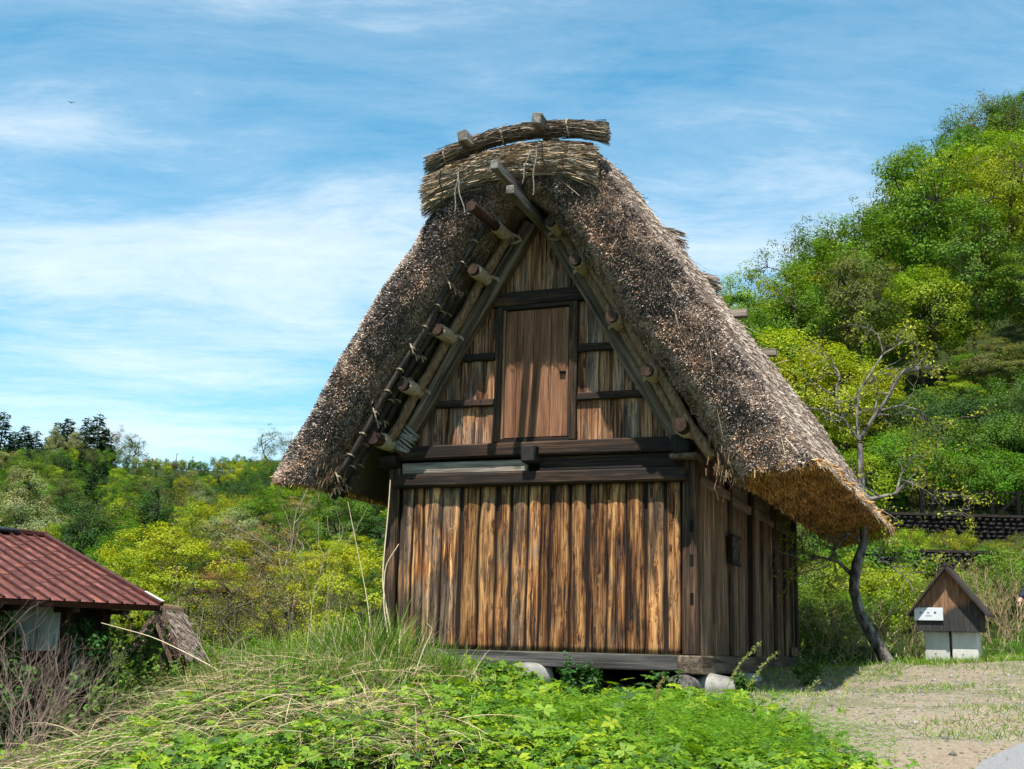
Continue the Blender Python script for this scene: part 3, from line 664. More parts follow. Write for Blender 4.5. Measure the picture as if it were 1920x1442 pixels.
# ---- thatch
OUTER = np.array([(3.42, 2.08), (3.22, 2.38), (2.915, 2.855), (2.485, 3.60), (2.0, 4.31), (1.5, 5.02), (1.06, 5.74), (0.86, 5.91), (0.6, 5.98), (0.3, 6.01), (0.0, 6.01)])
INNER = np.array([(2.52, 1.90), (2.36, 2.20), (2.08, 2.62), (1.74, 3.14), (1.39, 3.66), (1.03, 4.18), (0.71, 4.66), (0.45, 5.02), (0.26, 5.26), (0.12, 5.38), (0.0, 5.42)])
def resamp(P, n):
    P = np.asarray(P, float); L = np.concatenate([[0], np.cumsum(np.linalg.norm(np.diff(P, axis=0), axis=1))]); t = np.linspace(0, L[-1], n)
    return np.stack([np.interp(t, L, P[:, 0]), np.interp(t, L, P[:, 1])], 1)
NS = 45
oh, ih = resamp(OUTER, NS), resamp(INNER, NS)
mir = lambda h: np.concatenate([h * (-1, 1), h[::-1][1:]])
O2, I2 = mir(oh), mir(ih)                       # from left eave over the ridge to right eave
tg = unit(np.gradient(O2, axis=0)); on = np.stack([-tg[:, 1], tg[:, 0]], 1)
on[:, :] *= np.where((on[:, 1] < 0)[:, None], -1, 1)
nc = len(O2)
def outer_at(y):
    t = (y + 0.85) / 9.05
    e = 0.27 * np.exp(-max(0, y + 0.85) / 0.16) + 0.2 * np.exp(-max(0, 8.2 - y) / 0.15)
    P = O2 - on * e; P = P.copy(); P[:, 1] += 0.07 * t * (P[:, 1] < 5.0); P[:, 0] *= np.where(P[:, 0] < 0, 0.968, 1 + 0.022 * t)
    return np.stack([P[:, 0], np.full(nc, y), P[:, 1]], 1)
ys_out = np.concatenate([np.linspace(8.2, 7.6, 5), np.linspace(7.3, -0.2, 34), [-0.4, -0.55, -0.65, -0.73, -0.79, -0.83]])
rows = [outer_at(y) for y in ys_out]; n_out = len(rows)
Fo = outer_at(-0.85); Fi = np.stack([I2[:, 0], np.full(nc, -0.52), I2[:, 1]], 1)
tt = np.linspace(0, 1, 13)
frows = []
for t in tt:
    P = Fo * (1 - t) + Fi * t
    P[:, 1] = -0.86 - 0.05 * math.sin(min(1, t / 0.62) * math.pi) + (0.0 if t < 0.62 else (t - 0.62) / 0.38 * 0.34)
    frows.append(P)
irows = [np.stack([I2[:, 0], np.full(nc, y), I2[:, 1]], 1) for y in ys_out[::-1][6:]]
GRID = np.array(rows + frows + irows)
gp = GRID.reshape(-1, 3)
lump = (fbm(gp * 2.1, 3) - 0.5)[:, None]; lump2 = (fbm(gp * 6.0 + 9, 2) - 0.5)[:, None]
cen = np.stack([gp[:, 0] * 0, gp[:, 1], gp[:, 0] * 0 + 3.2], 1)
dirn = unit(gp - cen); dirn[:, 1] = 0
gp2 = gp + dirn * (lump * 0.11 + lump2 * 0.06)
gp2[:, 1] += (np.repeat(np.arange(len(GRID)), nc) >= n_out) * (np.repeat(np.arange(len(GRID)), nc) < n_out + 13) * ((fbm(gp * 3.3 + 4, 3) - 0.5) * 0.14)
gp2[:, 0] += CX; gp2[:, 2] += Z0
GRID = gp2.reshape(GRID.shape)
gi = np.arange(len(gp2)).reshape(GRID.shape[:2])
FQ = np.stack([gi[:-1, :-1], gi[1:, :-1], gi[1:, 1:], gi[:-1, 1:]], -1).reshape(-1, 4)
thatch = finish('thatch', arrmesh('thatch', gp2, FQ), M['thatch'], barn, smooth=True)
# eave undersides: outer edge to inner edge
n_in = len(irows); FR0 = n_out
EV = {}
for s, cidx in ((-1, 0), (1, nc - 1)):
    outl = [GRID[k, cidx] for k in range(n_out)]                # back to front
    inn = [GRID[len(GRID) - 1 - min(k, n_in - 1), cidx] for k in range(n_out)]
    outl += [GRID[FR0 + k, cidx] for k in (0, 3, 6)]; inn += [GRID[FR0 + 12 - k, cidx] for k in (0, 3, 6)]
    A = np.array(outl); B = np.array(inn); na = len(A); nb = 6
    Gd = np.array([A * (1 - t) + B * t for t in np.linspace(0, 1, nb)])
    Gd[1:-1, :, 2] += 0.02 * (fbm(Gd[1:-1].reshape(-1, 3) * 4, 2).reshape(nb - 2, na) - 0.5) + 0.03
    ei = np.arange(nb * na).reshape(nb, na)
    Q = np.stack([ei[:-1, :-1], ei[1:, :-1], ei[1:, 1:], ei[:-1, 1:]], -1).reshape(-1, 4)
    finish('eave_underside', arrmesh('eave_underside', Gd.reshape(-1, 3), Q if s < 0 else Q[:, ::-1]), M['thatch_under'], thatch, smooth=True); EV[s] = Gd

def sample(Gd, n, wfun=None):
    """random points on a grid surface: position, normal, row fraction, column fraction, direction along columns"""
    a = Gd[:-1, :-1]; b = Gd[1:, :-1]; c_ = Gd[1:, 1:]; d = Gd[:-1, 1:]
    nn = np.cross(c_ - a, b - d); ar = np.linalg.norm(nn, axis=2) / 2
    if wfun is not None: ar = ar * wfun(*np.meshgrid(np.linspace(0, 1, ar.shape[0]), np.linspace(0, 1, ar.shape[1]), indexing='ij'))
    p = ar.ravel() / ar.sum(); k = rng.choice(len(p), n, p=p); i, j = np.unravel_index(k, ar.shape)
    u = rng.random((n, 1)); v = rng.random((n, 1))
    P = (a[i, j] * (1 - u) + b[i, j] * u) * (1 - v) + (d[i, j] * (1 - u) + c_[i, j] * u) * v
    return P, unit(nn[i, j]), (i + u[:, 0]) / ar.shape[0], (j + v[:, 0]) / ar.shape[1], unit(d[i, j] - a[i, j])
PAL = np.array([(0.034, 0.030, 0.032), (0.155, 0.13, 0.128), (0.40, 0.24, 0.15), (0.54, 0.365, 0.25), (0.32, 0.265, 0.245), (0.66, 0.55, 0.46)])
def pick(w):
    w = w / w.sum(1, keepdims=True); r = rng.random((len(w), 1)); return (r > np.cumsum(w, 1)).sum(1).clip(0, w.shape[1] - 1)
def jitc(c, a=0.25): return c * (1 + (rng.random((len(c), 1)) - 0.5) * 2 * a)
def straw(name, P, d, ln, wd, C, parent, k=1, droop=0.0, tip=0.55):
    V, F, m_ = blades(P, d, ln, wd, droop, k, tip)
    o = finish(name, arrmesh(name, V, F, np.repeat(C, m_, 0)), M['straw'], parent); tag(o, kind='stuff'); return o
# reed ends on the gable face (rows of the face, plus the rounded corner)
FG = GRID[n_out - 4:n_out + 13]
n = 150000
P, N, rr, cc, T = sample(FG, n)
N = np.where(N[:, 1:2] > 0, -N, N)
side = np.sign(cc - 0.5)[:, None]; down = T * side
nz_ = fbm(P * 2.0 + 3, 3); nf = fbm(P * 9.0, 2); tt_ = np.clip((rr - 4 / 17) * 17 / 13, 0, 1)
d = N * 0.75 + down * 0.34 + rng.normal(size=(n, 3)) * 0.33; d[:, 2] -= 0.12
lv = np.array([5.5])
band = np.exp(-((tt_ - 0.24) / 0.22) ** 2)
dk = np.clip(band * (1.0 + 0.6 * (cc > 0.5)) + (nz_ - 0.5) * 5.0 + (nf - 0.5) * 3.4, 0.02, 3.2)
tan = np.clip(1.15 * tt_ + 0.15 + (0.5 - nz_) * 2.0, 0.05, 2)
w = np.stack([dk * 1.5, dk * 0.7, tan * 0.85, tan * 0.7, 0.45 + 0 * dk, 0.30 + 0.45 * (tt_ < 0.15)], 1)
C = jitc(PAL[pick(w)], 0.3) * (0.62 + 0.98 * vnoise(P * 21.0 + 5)[:, None])
straw('reed_ends', P - N * 0.03, d, rng.uniform(0.035, 0.075, n), rng.uniform(0.006, 0.0115, n), C, thatch, tip=0.8)
# weathered straw down the roof slopes (mostly on the visible slope)
SG = GRID[:n_out - 3]
n = 80000
P, N, rr, cc, T = sample(SG, n, lambda r, c: np.where(c > 0.5, 1.0, 0.10) * (0.5 + 1.4 * r ** 2))
N = np.where((N * (P - np.array([CX, 0, 3.2 + Z0]) * (1, 0, 1) - P * (0, 1, 0))).sum(1, keepdims=True) < 0, -N, N)
side = np.sign(cc - 0.5)[:, None]; down = T * side
d = down * 0.9 + N * rng.uniform(0.0, 0.15, (n, 1)) + rng.normal(size=(n, 3)) * 0.12
sg = np.array([(0.37, 0.30, 0.245), (0.46, 0.38, 0.315), (0.25, 0.195, 0.16), (0.54, 0.465, 0.40), (0.11, 0.085, 0.07)])
pt = fbm(P * 1.3, 3)[:, None]
C = jitc(sg[pick(np.stack([0.35 + 0 * rr, 0.3 + 0 * rr, 0.2 + 0 * rr, 0.12 + 0 * rr, 0.10 + 0 * rr], 1))], 0.2) * (0.7 + 0.6 * pt) * (0.75 + 0.7 * vnoise(P * 17.0)[:, None])
straw('slope_straw', P - N * 0.015, d, rng.uniform(0.05, 0.13, n), rng.uniform(0.007, 0.012, n), C, thatch, tip=0.6)
# a few long stray stalks
n = 420; P, N, rr, cc, T = sample(GRID[:n_out + 8], n, lambda r, c: np.where(c > 0.45, 1.0, 0.4) * (0.2 + r ** 3))
straw('stray_stalks', P, T * np.sign(cc - 0.5)[:, None] * 0.9 + rng.normal(size=(n, 3)) * 0.22, rng.uniform(0.2, 0.45, n), 0.007, jitc(np.tile((0.50, 0.42, 0.31), (n, 1)), 0.3), thatch, k=2, droop=0.05)
# combed straw ends under the eaves
for s, n in ((1, 34000), (-1, 12000)):
    P, N, rr, cc, T = sample(EV[s], n); N = np.where(N[:, 2:] > 0, -N, N)
    d = N * 0.55 + np.array([s * 0.35, 0, -0.25]) + rng.normal(size=(n, 3)) * 0.42
    bounce_cols = np.array([(0.50, 0.27, 0.085), (0.64, 0.385, 0.145), (0.30, 0.15, 0.05), (0.11, 0.057, 0.024)])  # straw tinted orange for bounced ground light
    C = jitc(bounce_cols[pick(np.tile((0.4, 0.2, 0.28, 0.12), (n, 1)))], 0.25) * (0.65 + 0.7 * fbm(P * 3, 2)[:, None]) * (0.5 + 1.0 * vnoise(P * (12, 12, 30))[:, None])
    straw('eave_straw', P - N * 0.02, d, rng.uniform(0.05, 0.12, n), rng.uniform(0.010, 0.018, n), C, thatch, tip=0.7)
# loose fringe hanging at the inner front edge
IE = GRID[n_out + 10:n_out + 14]
n = 7000; P, N, rr, cc, T = sample(IE, n, lambda r, c: 0.25 + 1.6 * np.abs(c - 0.5) ** 2)
s_ = np.sign(cc - 0.5)[:, None]; d = T * s_ * 0.85 + np.stack([s_[:, 0] * 0.05, -0.30 + 0 * rr, -0.05 + 0 * rr], 1) + rng.normal(size=(n, 3)) * 0.22
fc = np.array([(0.20, 0.125, 0.07), (0.30, 0.20, 0.12), (0.09, 0.055, 0.032)])
straw('fringe_straw', P, d, rng.uniform(0.05, 0.15, n), rng.uniform(0.008, 0.013, n), jitc(fc[pick(np.tile((0.4, 0.2, 0.4), (n, 1)))], 0.3), thatch, k=2, droop=0.12)
for s in (-1, 1):
    n = 260; base = np.tile(np.array([CX + s * 2.45, -0.58, 2.06 + Z0]), (n, 1)) + rng.normal(size=(n, 3)) * (0.09, 0.10, 0.10)
    straw('fringe_straw', base, np.array([s * 0.05, -0.25, -1.0]) + rng.normal(size=(n, 3)) * 0.32, rng.uniform(0.05, 0.15, n), 0.007, jitc(fc[pick(np.tile((0.5, 0.35, 0.15), (n, 1)))], 0.3), thatch, k=2, droop=0.08)

# ---- ridge: crosswise straw capping, pole, straw bundle, timbers
def arch_straw(name, zf, ulo, uhi, y0, y1, half, n, pal, parent, lmin=0.35, lmax=0.9, wid=0.011, flare=0.05):
    u = rng.uniform(ulo, uhi, n); e = rng.random(n); y = y0 + (y1 - y0) * e
    L = rng.uniform(lmin, lmax, n)
    dz = rng.uniform(-half, half, n) * np.sqrt(np.clip(1 - (2 * e - 1) ** 2, 0.02, 1)) if half < 0.15 else rng.uniform(-half, half, n)
    y = y - (half - np.abs(dz)) * 0.25 * (half > 0.15)
    L = np.minimum(L, 2 * np.maximum(0.12, np.minimum(u - ulo, uhi - u) + 0.15))
    k = 4; V = np.zeros((n, k + 1, 2, 3)); wv = rng.uniform(0.7, 1.3, n) * wid; rot = rng.uniform(0, math.pi, n)
    du = rng.normal(size=n) * 0.07; tw = rng.normal(size=n) * (0.10 if half > 0.15 else 0.05)
    for i in range(k + 1):
        uu = u + L * (i / k - 0.5); fl = 1 + flare * np.abs((uu - (ulo + uhi) / 2) / ((uhi - ulo) / 2)) ** 3 * 4
        c_ = np.stack([uu, y + du * (i / k - 0.5), zf(uu) + dz * fl + tw * L * (i / k - 0.5) + rng.normal(size=n) * 0.002], 1)
        sv = np.stack([0 * u, np.cos(rot), np.sin(rot)], 1) * wv[:, None] / 2
        V[:, i, 0] = c_ - sv; V[:, i, 1] = c_ + sv
    f = np.array([[2 * i, 2 * i + 1, 2 * i + 3, 2 * i + 2] for i in range(k)]); m_ = (k + 1) * 2
    F = (np.arange(n)[:, None, None] * m_ + f[None]).reshape(-1, 4); V = V.reshape(-1, 3); V[:, 0] += CX; V[:, 2] += Z0
    C = jitc(pal[rng.integers(0, len(pal), n)], 0.25) * (0.55 + 0.9 * vnoise(np.stack([u * 2.5, y * 12, (zf(u) + dz) * 16], 1))[:, None])
    return tag(finish(name, arrmesh(name, V, F, np.repeat(C, m_, 0)), M['straw'], parent), kind='stuff')
capz = lambda u: 5.715 - 0.19 * (u - 0.03) ** 2
bunz = lambda u: 6.155 - 0.165 * (u - 0.12) ** 2
cpal = np.array([(0.46, 0.32, 0.18), (0.34, 0.245, 0.165), (0.56, 0.44, 0.29), (0.24, 0.18, 0.135), (0.38, 0.33, 0.285), (0.12, 0.085, 0.06)])
bpal = np.array([(0.27, 0.205, 0.15), (0.17, 0.13, 0.10), (0.38, 0.30, 0.225), (0.09, 0.07, 0.055)])
core = bm()
us = np.linspace(-1.05, 0.84, 14)
vs = []; fs = []
for i, u in enumerate(us):
    zc_ = float(capz(u))
    for (yy, zz) in ((-0.90, -0.20), (-0.95, 0.0), (-0.86, 0.14), (-0.5, 0.17), (0.3, 0.19), (0.3, -0.2)): vs.append((CX + u, yy, zc_ + zz))
for i in range(13):
    for k in range(6): fs.append((i * 6 + k, i * 6 + (k + 1) % 6, (i + 1) * 6 + (k + 1) % 6, (i + 1) * 6 + k))
fs += [tuple(range(6)), tuple(range(13 * 6 + 5, 13 * 6 - 1, -1))]
cap = core.add(vs, fs).build('ridge_capping', M['thatch'], barn)
arch_straw('capping_straw', capz, -1.08, 0.88, -0.95, -0.83, 0.18, 6500, cpal, cap, 0.2, 0.7, 0.0085, flare=0.05)
arch_straw('capping_straw', lambda u: capz(u) + 0.19, -1.08, 0.88, -0.95, 0.3, 0.02, 2200, bpal, cap, 0.2, 0.6, 0.0085)
for yb in (2.75, 5.05):            # the capping goes on along the ridge in rolls
    prom = 0.06
    arch_straw('capping_straw', lambda u: 6.06 - 0.19 * u ** 2 + 0 * u, -1.0 - prom, 0.98 + prom, yb - 0.22, yb + 0.22, 0.11, 800, bpal, cap, flare=0.06)
bun = bm().tube([(CX + u, -0.78, float(bunz(u))) for u in np.linspace(-1.04, 0.86, 18)], [0.066, 0.074] + [0.074] * 14 + [0.078, 0.086], 10).build('straw_bundle', M['thatch'], barn, smooth=True)
arch_straw('bundle_straw', bunz, -1.10, 0.96, -0.87, -0.69, 0.088, 4200, bpal, bun, 0.3, 0.8, 0.008, flare=0.10)
bm().tube([(CX + u, -0.80, float(bunz(u)) - 0.185 - 0.02 * (u + 0.2)) for u in np.linspace(-1.12, 0.92, 14)], 0.042, 8).build('ridge_rod', M['log'], barn, smooth=True)
for u in (-0.98, -0.22, 0.62):
    p = Vector((CX + u, -0.78, float(bunz(u)))); ring = [p + Vector((0.012 * math.sin(2 * a), math.cos(a) * 0.112, math.sin(a) * 0.112)) for a in np.linspace(0, 2 * math.pi, 13)]
    bm().tube(ring, 0.012, 5).build('rope_tie', M['rope'], bun)
for u, tilt in ((-0.66, -0.10), (0.30, 0.06)):
    bm().beam((CX + u, -1.06, float(bunz(u)) + 0.03), (CX + u - tilt, 0.9, float(bunz(u)) - 0.10), 0.12, 0.15, up=(tilt * 2, 0, 1)).build('ridge_timber', M['greyy'], barn, bevel=0.012)
for y in (5.40, 8.22 - 0.05):
    bm().beam((CX - 1.4, y, 5.42), (CX + 1.56, y, 5.40), 0.15, 0.13).build('cross_timber', M['greyx'], barn, bevel=0.008)
# hanging cords in front of the capping
for u0, z0_, u1, z1_ in ((-0.72, 5.62, -0.60, 5.10), (-0.70, 5.64, -0.73, 5.12), (0.22, 5.8, 0.13, 5.38), (0.30, 5.78, 0.27, 5.22), (-0.95, 5.70, -0.90, 5.36), (0.36, 5.88, 0.42, 5.50)):
    pts = [(CX + u0 + (u1 - u0) * t + 0.012 * math.sin(t * 9), -1.035 - 0.015 * math.sin(t * 3.1), z0_ + (z1_ - z0_) * t) for t in np.linspace(0, 1, 8)]
    bm().tube(pts, 0.0065, 5).build('hanging_cord', M['greyrope'] if u0 != -0.95 and u0 != 0.36 else M['iron'], cap)

# foundation stones (each its own thing)
def boulder(name, c, r, mat, seed, label, group='foundation stones under the storehouse'):
    import bmesh
    b = bmesh.new(); bmesh.ops.create_icosphere(b, subdivisions=3, radius=1.0)
    co = np.array([v.co[:] for v in b.verts]); k = 1 + (fbm(co * 1.1 + seed * 3.7, 3) - 0.5) * 0.45
    co = np.sign(co) * np.abs(co) ** 0.9 * k[:, None] * np.array(r)
    for v, q in zip(b.verts, co): v.co = q
    me = bpy.data.meshes.new(name); b.to_mesh(me); b.free()
    o = finish(name, me, mat, None, True); o.location = c; o.rotation_euler = (0, 0, -YAW + seed); tag(o, label, 'stone', group); return o
for (x, y, z), r, mt, sd, lb in (((-1.97, -0.02, -0.27), (0.30, 0.24, 0.15), 'stone', 1, 'smooth pale stone under the middle of the front sill beam'),
        ((-0.14, -0.22, -0.37), (0.27, 0.20, 0.165), 'darkstone', 2, 'large dark speckled stone in front of the storehouse corner'),
        ((0.10, 0.22, -0.35), (0.27, 0.24, 0.16), 'stone', 3.3, 'large pale brown stone propping the storehouse corner behind the dark one'),
        ((0.03, 2.05, -0.34), (0.24, 0.34, 0.15), 'stone', 4.4, 'round stone under the side sill next after the corner'),
        ((0.03, 3.65, -0.33), (0.24, 0.36, 0.14), 'stone', 5.2, 'grey half buried stone under the middle of the side sill'),
        ((0.03, 5.6, -0.31), (0.24, 0.42, 0.13), 'darkstone', 6.1, 'flat grey stone under the far end of the side sill')):
    boulder('foundation_stone', BW(x, y, z), r, M[mt], sd, lb)
# ------------------------------------------------------------------ gabled sign box on concrete slabs
hb = at(1787, 1240, 17.0); hgz = hg(hb[0], hb[1])
hut = empty('gabled_sign_box', (hb[0], hb[1], hgz), R(-27), label='small gabled wooden box on two concrete slabs with a grey sign plate', cat='sign box')
hz = lambda z: z - 0.41                      # heights were taken from the base
m, g = newmat('sign_box_board')              # tan board with a black weather stain creeping up from the foot
v = g.n('TexCoord').outputs['Object']; sp = g.n('SeparateXYZ', {0: v})
gr = g.noise(g.vmul(v, (1, 1, 0.06)), 60.0, 4.0, 0.6)
tanc = g.ramp(gr, [(0.3, (0.06, 0.028, 0.014)), (0.5, (0.20, 0.10, 0.05)), (0.7, (0.33, 0.20, 0.115))])
blk = g.ramp(gr, [(0.3, (0.010, 0.009, 0.009)), (0.6, (0.035, 0.032, 0.030)), (0.75, (0.16, 0.14, 0.12))])
st = g.math('ADD', g.math('MULTIPLY', sp.outputs[2], -3.2), g.math('ADD', g.math('MULTIPLY', sp.outputs[0], 0.9), g.math('MULTIPLY', g.noise(g.vmul(v, (1, 1, 0.35)), 9.0, 4.0), 1.1)))
stm = g.ramp(g.math('ADD', st, 2.15), [(0.35, 0.0), (0.65, 1.0)])
bpn = g.n('Bump', {'Strength': 0.5, 'Distance': 0.01, 'Height': gr})
g.out(g.n('BsdfPrincipled', {'Base Color': g.mix(stm, tanc, blk), 'Roughness': 0.85, 'Normal': bpn.outputs[0]}))
M['boxboard'] = m
for a, b in ((-0.335, -0.015), (0.015, 0.345)):
    s_ = MB().box(a, b, -0.16, 0.24, -0.08, 0.40, 0.003).build('concrete_slab', M['concrete'], hut, bevel=0.012)
    MB().tube([(a + 0.14, -0.166, 0.10), (a + 0.14, -0.150, 0.10)], 0.010, 8).build('bolt_hole', M['rustbox'], s_)
ro = lambda x: 1.235 - abs(x) * 1.28
for a, b in ((-0.41, -0.012), (-0.008, 0.41)):
    pts = [(a, 0.395), (b, 0.395), (b, ro(b)), (a, ro(a))]
    MB().prism(pts, -0.265 - (0.006 if a < -0.1 else 0), -0.235).build('front_board', M['boxboard'], hut)
MB().prism([(-0.405, 0.40), (0.405, 0.40), (0.405, ro(0.405)), (0, ro(0)), (-0.405, ro(-0.405))], -0.232, 0.30).build('box_body', M['lackwood'], hut)
MB().box(-0.028, 0.006, -0.286, -0.262, 0.40, 1.10).build('cover_strip', M['boxboard'], hut)
for s in (-1, 1):
    MB().prism([(0, 1.275), (s * 0.50, 0.635), (s * 0.50, 0.590), (0, 1.222)] if s > 0 else [(0, 1.275), (0, 1.222), (-0.50, 0.590), (-0.50, 0.635)], -0.36, 0.38).build('roof_panel', M['hutroof'], hut)
    MB().beam((0, -0.367, 1.235), (s * 0.505, -0.367, 0.605), 0.02, 0.075, up=(0, 1, 0)).build('barge_strip', M['hutroof'], hut)
MB().tube([(0, -0.37, 1.275), (0, 0.39, 1.275)], 0.022, 8).build('ridge_strip', M['hutroof'], hut)
plate = MB().box(-0.425, -0.06, -0.300, -0.288, 0.535, 0.705).build('sign_plate', M['metalplate'], hut, bevel=0.003)
MB().box(-0.43, -0.425, -0.303, -0.285, 0.53, 0.71).build('plate_edge', M['flash'], plate)
def text_on(body, size, loc, rot, parent, mat, name='lettering'):
    cu = bpy.data.curves.new(name, 'FONT'); cu.body = body; cu.size = size; cu.align_x = 'CENTER'; cu.align_y = 'CENTER'; cu.extrude = 0.0008
    o = bpy.data.objects.new(name, cu); col.objects.link(o); dg = bpy.context.evaluated_depsgraph_get(); dg.update()
    me = bpy.data.meshes.new_from_object(o.evaluated_get(dg)); bpy.data.objects.remove(o)
    me.materials.clear(); t = finish(name, me, mat, parent); t.location = loc; t.rotation_euler = rot; return t
for x, ch in ((-0.345, '放'), (-0.25, '水'), (-0.16, '銃')): text_on(ch, 0.036, (x, -0.3015, 0.635), (R(90), 0, 0), plate, M['ink'])
MB().box(-0.29, -0.205, -0.3025, -0.3005, 0.594, 0.599).build('small_print', M['ink'], plate)
MB().box(-0.40, -0.27, -0.3025, -0.3005, 0.684, 0.688).build('small_print', M['ink'], plate)

# ------------------------------------------------------------------ shade-darkened stone retaining walls and fence up the slope
def stone_wall(x0, x1, y, z0, z1, label, seed, mat):
    w = empty('retaining_wall', ((x0 + x1) / 2, y, z0), 0, label=label, cat='retaining wall'); L = (x1 - x0) / 2; hgt = z1 - z0
    MB().box(-L, L, 0.08, 0.9, -0.9, hgt).build('wall_core', M['darkroom'], w)
    r = np.random.default_rng(seed); V = []; F = []; k = 0
    rows_ = int(hgt / 0.105); 
    for j in range(rows_ + 1):
        x = -L + (j % 2) * 0.06
        while x < L:
            sx = r.uniform(0.06, 0.10); sz = r.uniform(0.045, 0.062); c_ = np.array([x + sx, r.uniform(0.02, 0.07), j * 0.105 + r.uniform(-0.01, 0.01)])
            p = np.array([(-1, 0, 0), (0, 0, -1), (1, 0, 0), (0, 0, 1), (-.5, -1, -.5), (.5, -1, -.5), (.5, -1, .5), (-.5, -1, .5)]) * np.array([sx, 0.07, sz]) * r.uniform(0.85, 1.15, (8, 1)) + c_
            V.append(p); F += [(np.array(q) + k) for q in ((0, 1, 5, 4), (1, 2, 6, 5), (2, 3, 7, 6), (3, 0, 4, 7), (4, 5, 6, 7))]; k += 8; x += sx * 2 + 0.012
    tag(finish('wall_stones', arrmesh('wall_stones', np.concatenate(V), np.array(F)), mat, w), kind='stuff')
    cp = MB().box(-L, L, -0.02, 0.5, hgt, hgt + 0.06).build('coping', M['darkroom'], w)
    return w
M['palewall'] = simple('shade_grey_wall_stone', (0.012, 0.012, 0.012), (0.07, 0.07, 0.068), 5.0, 6.0, bump=0.6)  # grey stone darkened too, wall shade put into the colour
stone_wall(8.4, 15.4, 30.0, 2.86, 3.86, 'long dark cobbled retaining wall below the wire fence', 3, M['wallstone'])
stone_wall(8.0, 11.2, 28.2, 2.35, 2.82, 'low grey stone wall at the foot of the dark retaining wall', 5, M['palewall'])
fx = [at(px, 1000, 30.2)[0] for px in (1732, 1773, 1818, 1864, 1914, 1962)]
fen = empty('wire_fence', (fx[0], 30.25, 3.92), 0, label='black post and wire fence on top of the retaining wall', cat='fence')
for i, x in enumerate(fx): MB().box(x - fx[0] - 0.045, x - fx[0] + 0.045, -0.045, 0.045, -0.1, 0.62).build('fence_post', M['iron'], fen, bevel=0.006)
for i in range(len(fx) - 1): xm = (fx[i] + fx[i + 1]) / 2 - fx[0]; MB().box(xm - 0.012, xm + 0.012, -0.012, 0.012, 0.0, 0.58).build('fence_stake', M['iron'], fen)
MB().box(-0.05, fx[-1] - fx[0] + 0.05, -0.02, 0.02, 0.565, 0.60).build('fence_rail', M['iron'], fen)
MB().beam((fx[4] - fx[0] - 0.55, 0, 0.0), (fx[4] - fx[0] - 0.02, 0, 0.5), 0.06, 0.06, up=(0, 1, 0)).build('fence_brace', M['iron'], fen)
for k in range(1, 6): MB().box(-0.05, fx[-1] - fx[0] + 0.05, -0.028, -0.023, k * 0.095, k * 0.095 + 0.006).build('fence_wire', M['iron'], fen)

# ------------------------------------------------------------------ red sheet roof house
HR = (-5.364, 19.5); ha = math.atan2(0.71, 0.704); hz0 = -1.0
red = empty('red_roofed_house', (HR[0], HR[1], 0), ha, label='low old house with a rusty red ribbed sheet metal roof', cat='house')
ER, RR, SLN = 0.955, 2.236, 4.38; sa = math.atan2(RR - ER, SLN); slen = math.hypot(RR - ER, SLN)
roof = MB().add([(-7.2, 0, ER - 0.03), (0, 0, ER - 0.03), (0, SLN, RR - 0.03), (-7.2, SLN, RR - 0.03), (0, 2 * SLN, ER - 0.03), (-7.2, 2 * SLN, ER - 0.03),
                 (-7.2, 0.03, ER - 0.10), (0, 0.03, ER - 0.10), (0, SLN, RR - 0.12), (-7.2, SLN, RR - 0.12), (0, 2 * SLN, ER - 0.10), (-7.2, 2 * SLN, ER - 0.10)],
                [(0, 1, 2, 3), (3, 2, 4, 5), (7, 6, 9, 8), (8, 9, 11, 10), (0, 6, 7, 1), (1, 7, 8, 2), (2, 8, 10, 4), (6, 0, 3, 9), (9, 3, 5, 11), (5, 4, 10, 11)]).build('roof', M['rib'], red)
SP = 0.226; nst = 26
shm = MB().box(0.006, SP - 0.006, 0.0, 0.92, 0.0, 0.006).mesh('roof_sheet'); shm.materials.append(M['sheet'])
rbm = MB().prism([(-0.018, 0), (0.018, 0), (0.013, 0.042), (-0.013, 0.042)], 0, slen + 0.01).mesh('roof_rib'); rbm.materials.append(M['rib'])
for i in range(nst):
    x = -SP * (i + 1)
    rb = link('roof_rib', rbm, roof, (x, -0.01 - 0.012 * (i % 3), ER - 0.022)); rb.rotation_euler = (sa, 0, 0)
    d0 = -0.9 + ((i * 37) % 10) / 10 * 0.88
    while d0 < slen:
        a = max(0.0, d0); ln = min(slen, d0 + 0.9) - a
        if ln > 0.05:
            sh = link('roof_sheet', shm, roof, (x, a * math.cos(sa), ER - 0.028 + a * math.sin(sa) + 0.012)); sh.scale = (1, ln / 0.92 * 1.02, 1); sh.rotation_euler = (sa - 0.010, 0, 0)
        d0 += 0.9
MB().beam((0.0, -0.02, ER + 0.01), (0.0, SLN, RR + 0.02), 0.075, 0.07).build('verge_cap', M['rib'], roof, bevel=0.01)
MB().beam((0.02, -0.03, ER + 0.052), (0.02, 0.55, ER + 0.052 + 0.55 * math.tan(sa)), 0.04, 0.012).build('white_flashing', M['flash'], roof)
MB().beam((-2.62, -0.05, ER + 0.03), (-2.62, 0.62, ER + 0.03 + 0.62 * math.tan(sa)), 0.035, 0.03).build('white_flashing', M['flash'], roof)
MB().prism([(-0.95, RR - 0.02), (0.05, RR - 0.05), (0.05, RR + 0.05), (-0.95, RR + 0.07)], SLN - 0.14, SLN + 0.14).build('ridge_cap', M['rib'], roof, bevel=0.02)
MB().tube([(-7.2, SLN - 0.19, RR + 0.03), (-1.0, SLN - 0.19, RR + 0.03), (-0.55, SLN - 0.17, RR + 0.0)], 0.048, 8).build('ridge_pipe', M['blackpipe'], roof, smooth=True)
